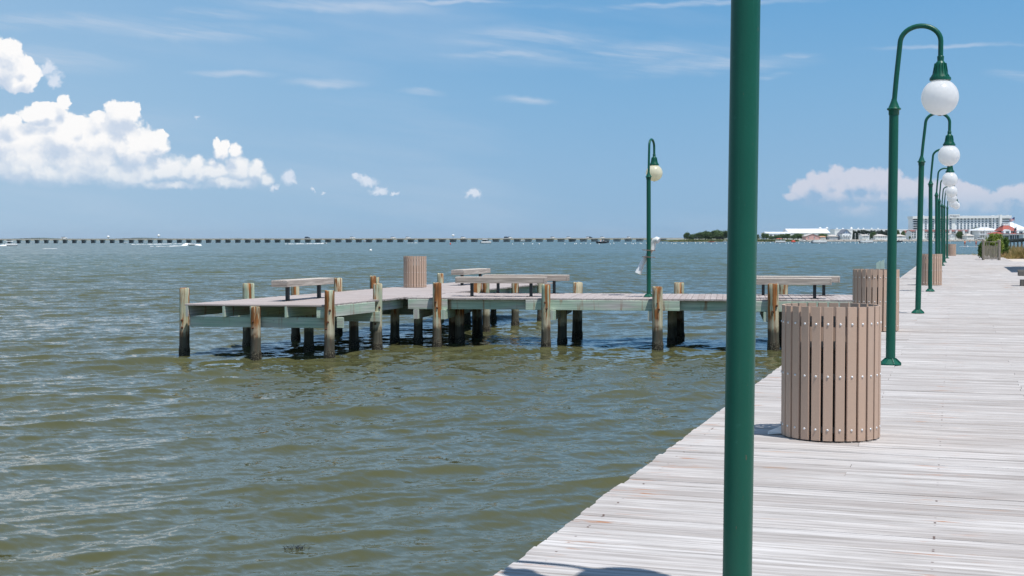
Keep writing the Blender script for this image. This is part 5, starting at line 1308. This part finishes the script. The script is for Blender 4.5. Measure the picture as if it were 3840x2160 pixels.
for off, h, t_ in ((0, th, 11),):
    vs = []
    for (p_, z_) in ((pa, za), (pb_, zb_)):
        for s_ in (-t_/2, t_/2):
            for dz_ in (-h, 0): vs.append(p_+bn*s_+Z3*(z_+dz_))
    mb.add(vs, [[0, 4, 5, 1], [2, 3, 7, 6], [1, 5, 7, 3], [0, 2, 6, 4], [0, 1, 3, 2], [4, 6, 7, 5]])
mb.build('deck', M['concrete'], br)
for s_ in (-5.4, 5.4):
    mb = MB(); vs = []
    for (p_, z_) in ((pa, za), (pb_, zb_)):
        for q_ in (s_-.12, s_+.12):
            for dz_ in (0, .18): vs.append(p_+bn*q_+Z3*(z_+dz_))
    mb.add(vs, [[0, 4, 5, 1], [2, 3, 7, 6], [1, 5, 7, 3], [0, 2, 6, 4], [0, 1, 3, 2], [4, 6, 7, 5]]); mb.build('railing', M['concrete'], br)
pier_p = None
for px in xl:
    d = ray(px, 900); den = bd.x*d.y-bd.y*d.x; k = (-pa.x*d.y+pa.y*d.x)/den; p_ = pa+bd*k
    zt_ = deckz(px)-th
    if pier_p is None:
        mb = MB(); mb.box((0, 0, 0), bd*1.3, bn*10, Z3*.45); 
        for q_ in range(7): mb.box(bn*(q_-3)*1.45+Z3*-1.35, Z3*2.2, bd*.55, bn*.5)
        mb.box((0, 0, -2.45), bd*2.6, bn*11.5, Z3*.5); pier_p = mb.build('bridge_pier', M['concretedark'], br); o = pier_p
    else:
        o = pier_p.copy(); COL.objects.link(o); o.parent = br
    o.location = (p_.x, p_.y, zt_-.28)
# cars on the bridge
for i, (px, dark) in enumerate(((1475, 0), (1531, 0), (1737, 0), (1912, 0), (1899, 1), (2072, 0), (2132, 0), (2205, 0), (2212, 1), (2258, 0), (2357, 0), (246, 0), (1323, 0), (1155, 1))):
    c = copy_tree(c1_); c.name = 'car'; d = ray(px, 893); den = bd.x*d.y-bd.y*d.x; k = (-pa.x*d.y+pa.y*d.x)/den; p_ = pa+bd*k
    c.location = (p_.x, p_.y-3, deckz(px)+.0); c.rotation_euler = (0, 0, math.atan2(bd.y, bd.x)); c.scale = (.85, .85, .85)
    if dark:
        for ch in c.children:
            if ch.name.startswith(('body', 'roof')): ch.data = ch.data.copy(); ch.data.materials[0] = M['boatdark']
    tag(c, ('dark' if dark else 'white')+' car driving on the causeway bridge', 'car', ('dark' if dark else 'white')+' cars on the bridge')

# water towers
for px, py, Y, lab in ((406, 888, 3600, 'white ball shaped water tower on the horizon, left of the taller one'), (595, 883, 3600, 'white water tower standing clear above the horizon behind the long wake'), (1699, 882.5, 3800, 'flattened white water tower top above the middle of the bridge')):
    q = Q(px, py, Y); o = empty('water_tower', (q.x, Y, 0), 0, lab, 'water tower'); r_ = 3.8 if px != 1699 else 4.2
    mb = MB(); mb.ball((0, 0, q.z), r_, 16, 10, (1, 1, .8 if px != 1699 else .62)); mb.build('tank', Wm, o, smooth=True)
    mb = MB(); mb.lathe([(2.0, 0), (.6, 4), (.55, q.z-r_*.7)], 10); mb.build('stem', M['greywall'], o, smooth=True)

# far wooded shore and low land on the horizon
def farland():
    mb = MB(); Y = 5200; vs = []; fs = []; n = 900; rr = random.Random(2)
    def prof(px):
        h = 892.5
        for c_, w_, a_ in ((120, 80, 4.5), (420, 60, 1.2), (520, 70, 4.5), (640, 60, 1.5), (870, 30, 2.5), (1010, 60, 2.5), (1200, 60, 1.5), (1420, 60, 2), (1650, 70, 1.5), (2050, 90, 1.2), (2300, 60, 1.2), (2450, 70, 1.5), (-200, 150, 3)):
            h -= a_*math.exp(-((px-c_)/w_)**2)
        return h-(px-1920)*math.tan(ROLL)*1.0+ .9
    x_ = -1500; i = 0
    nn = 0.0
    for k in range(n+1):
        px = -1500+k*(6200/n); yy = prof(px)+1.6; q = Q(px, yy, Y); z = max(3, q.z)+rr.uniform(-1.0, 1.0)
        vs += [(q.x, Y, -1), (q.x, Y, z), (q.x+rr.uniform(-2, 2), Y+120, z+rr.uniform(-1, 1)), (q.x, Y+900, -1)]
    for k in range(n):
        for j in range(3): fs.append([k*4+j, (k+1)*4+j, (k+1)*4+j+1, k*4+j+1])
    mb.add(vs, fs); o = mb.build('wooded_hills', flat('distant woodland', (.045, .075, .05), .9, var=.4, scale=.02)); tag(o, kind='structure')
    mb = MB(); vs = []; fs = []
    for k in range(101):
        x = -3500+k*70; vs += [(x, 3300+60*math.sin(k*.7), -.4), (x, 3330+60*math.sin(k*.7), 1.6+.4*math.sin(k*1.9)), (x, 4300, 2.4)]
    for k in range(100):
        for j in range(2): fs.append([k*3+j, (k+1)*3+j, (k+1)*3+j+1, k*3+j+1])
    mb.add(vs, fs); o = mb.build('salt_marsh', flat('distant marsh', (.20, .19, .11), .9, var=.3, scale=.01)); tag(o, kind='structure')
farland()

# ------------------------------------------------------------------ air
mh = bpy.data.materials.new('haze air'); mh.use_nodes = True; th_ = NT(mh.node_tree); th_.N.clear()
pv = th_.N.new('ShaderNodeVolumePrincipled'); pv.inputs['Color'].default_value = (.80, .88, 1, 1); pv.inputs['Density'].default_value = 3.3e-5; pv.inputs['Anisotropy'].default_value = .2
ou = th_.N.new('ShaderNodeOutputMaterial'); th_.L.new(pv.outputs[0], ou.inputs['Volume'])
me = bpy.data.meshes.new('haze'); bx = [(-16000, -16000, -2.6), (16000, -16000, -2.6), (16000, 16000, -2.6), (-16000, 16000, -2.6), (-16000, -16000, 62), (16000, -16000, 62), (16000, 16000, 62), (-16000, 16000, 62)]
me.from_pydata(bx, [], [[3, 2, 1, 0], [4, 5, 6, 7], [0, 1, 5, 4], [1, 2, 6, 5], [2, 3, 7, 6], [3, 0, 4, 7]]); me.materials.append(mh)
hz = bpy.data.objects.new('haze', me); COL.objects.link(hz); tag(hz, 'thin summer haze in the air', 'haze', kind='stuff')
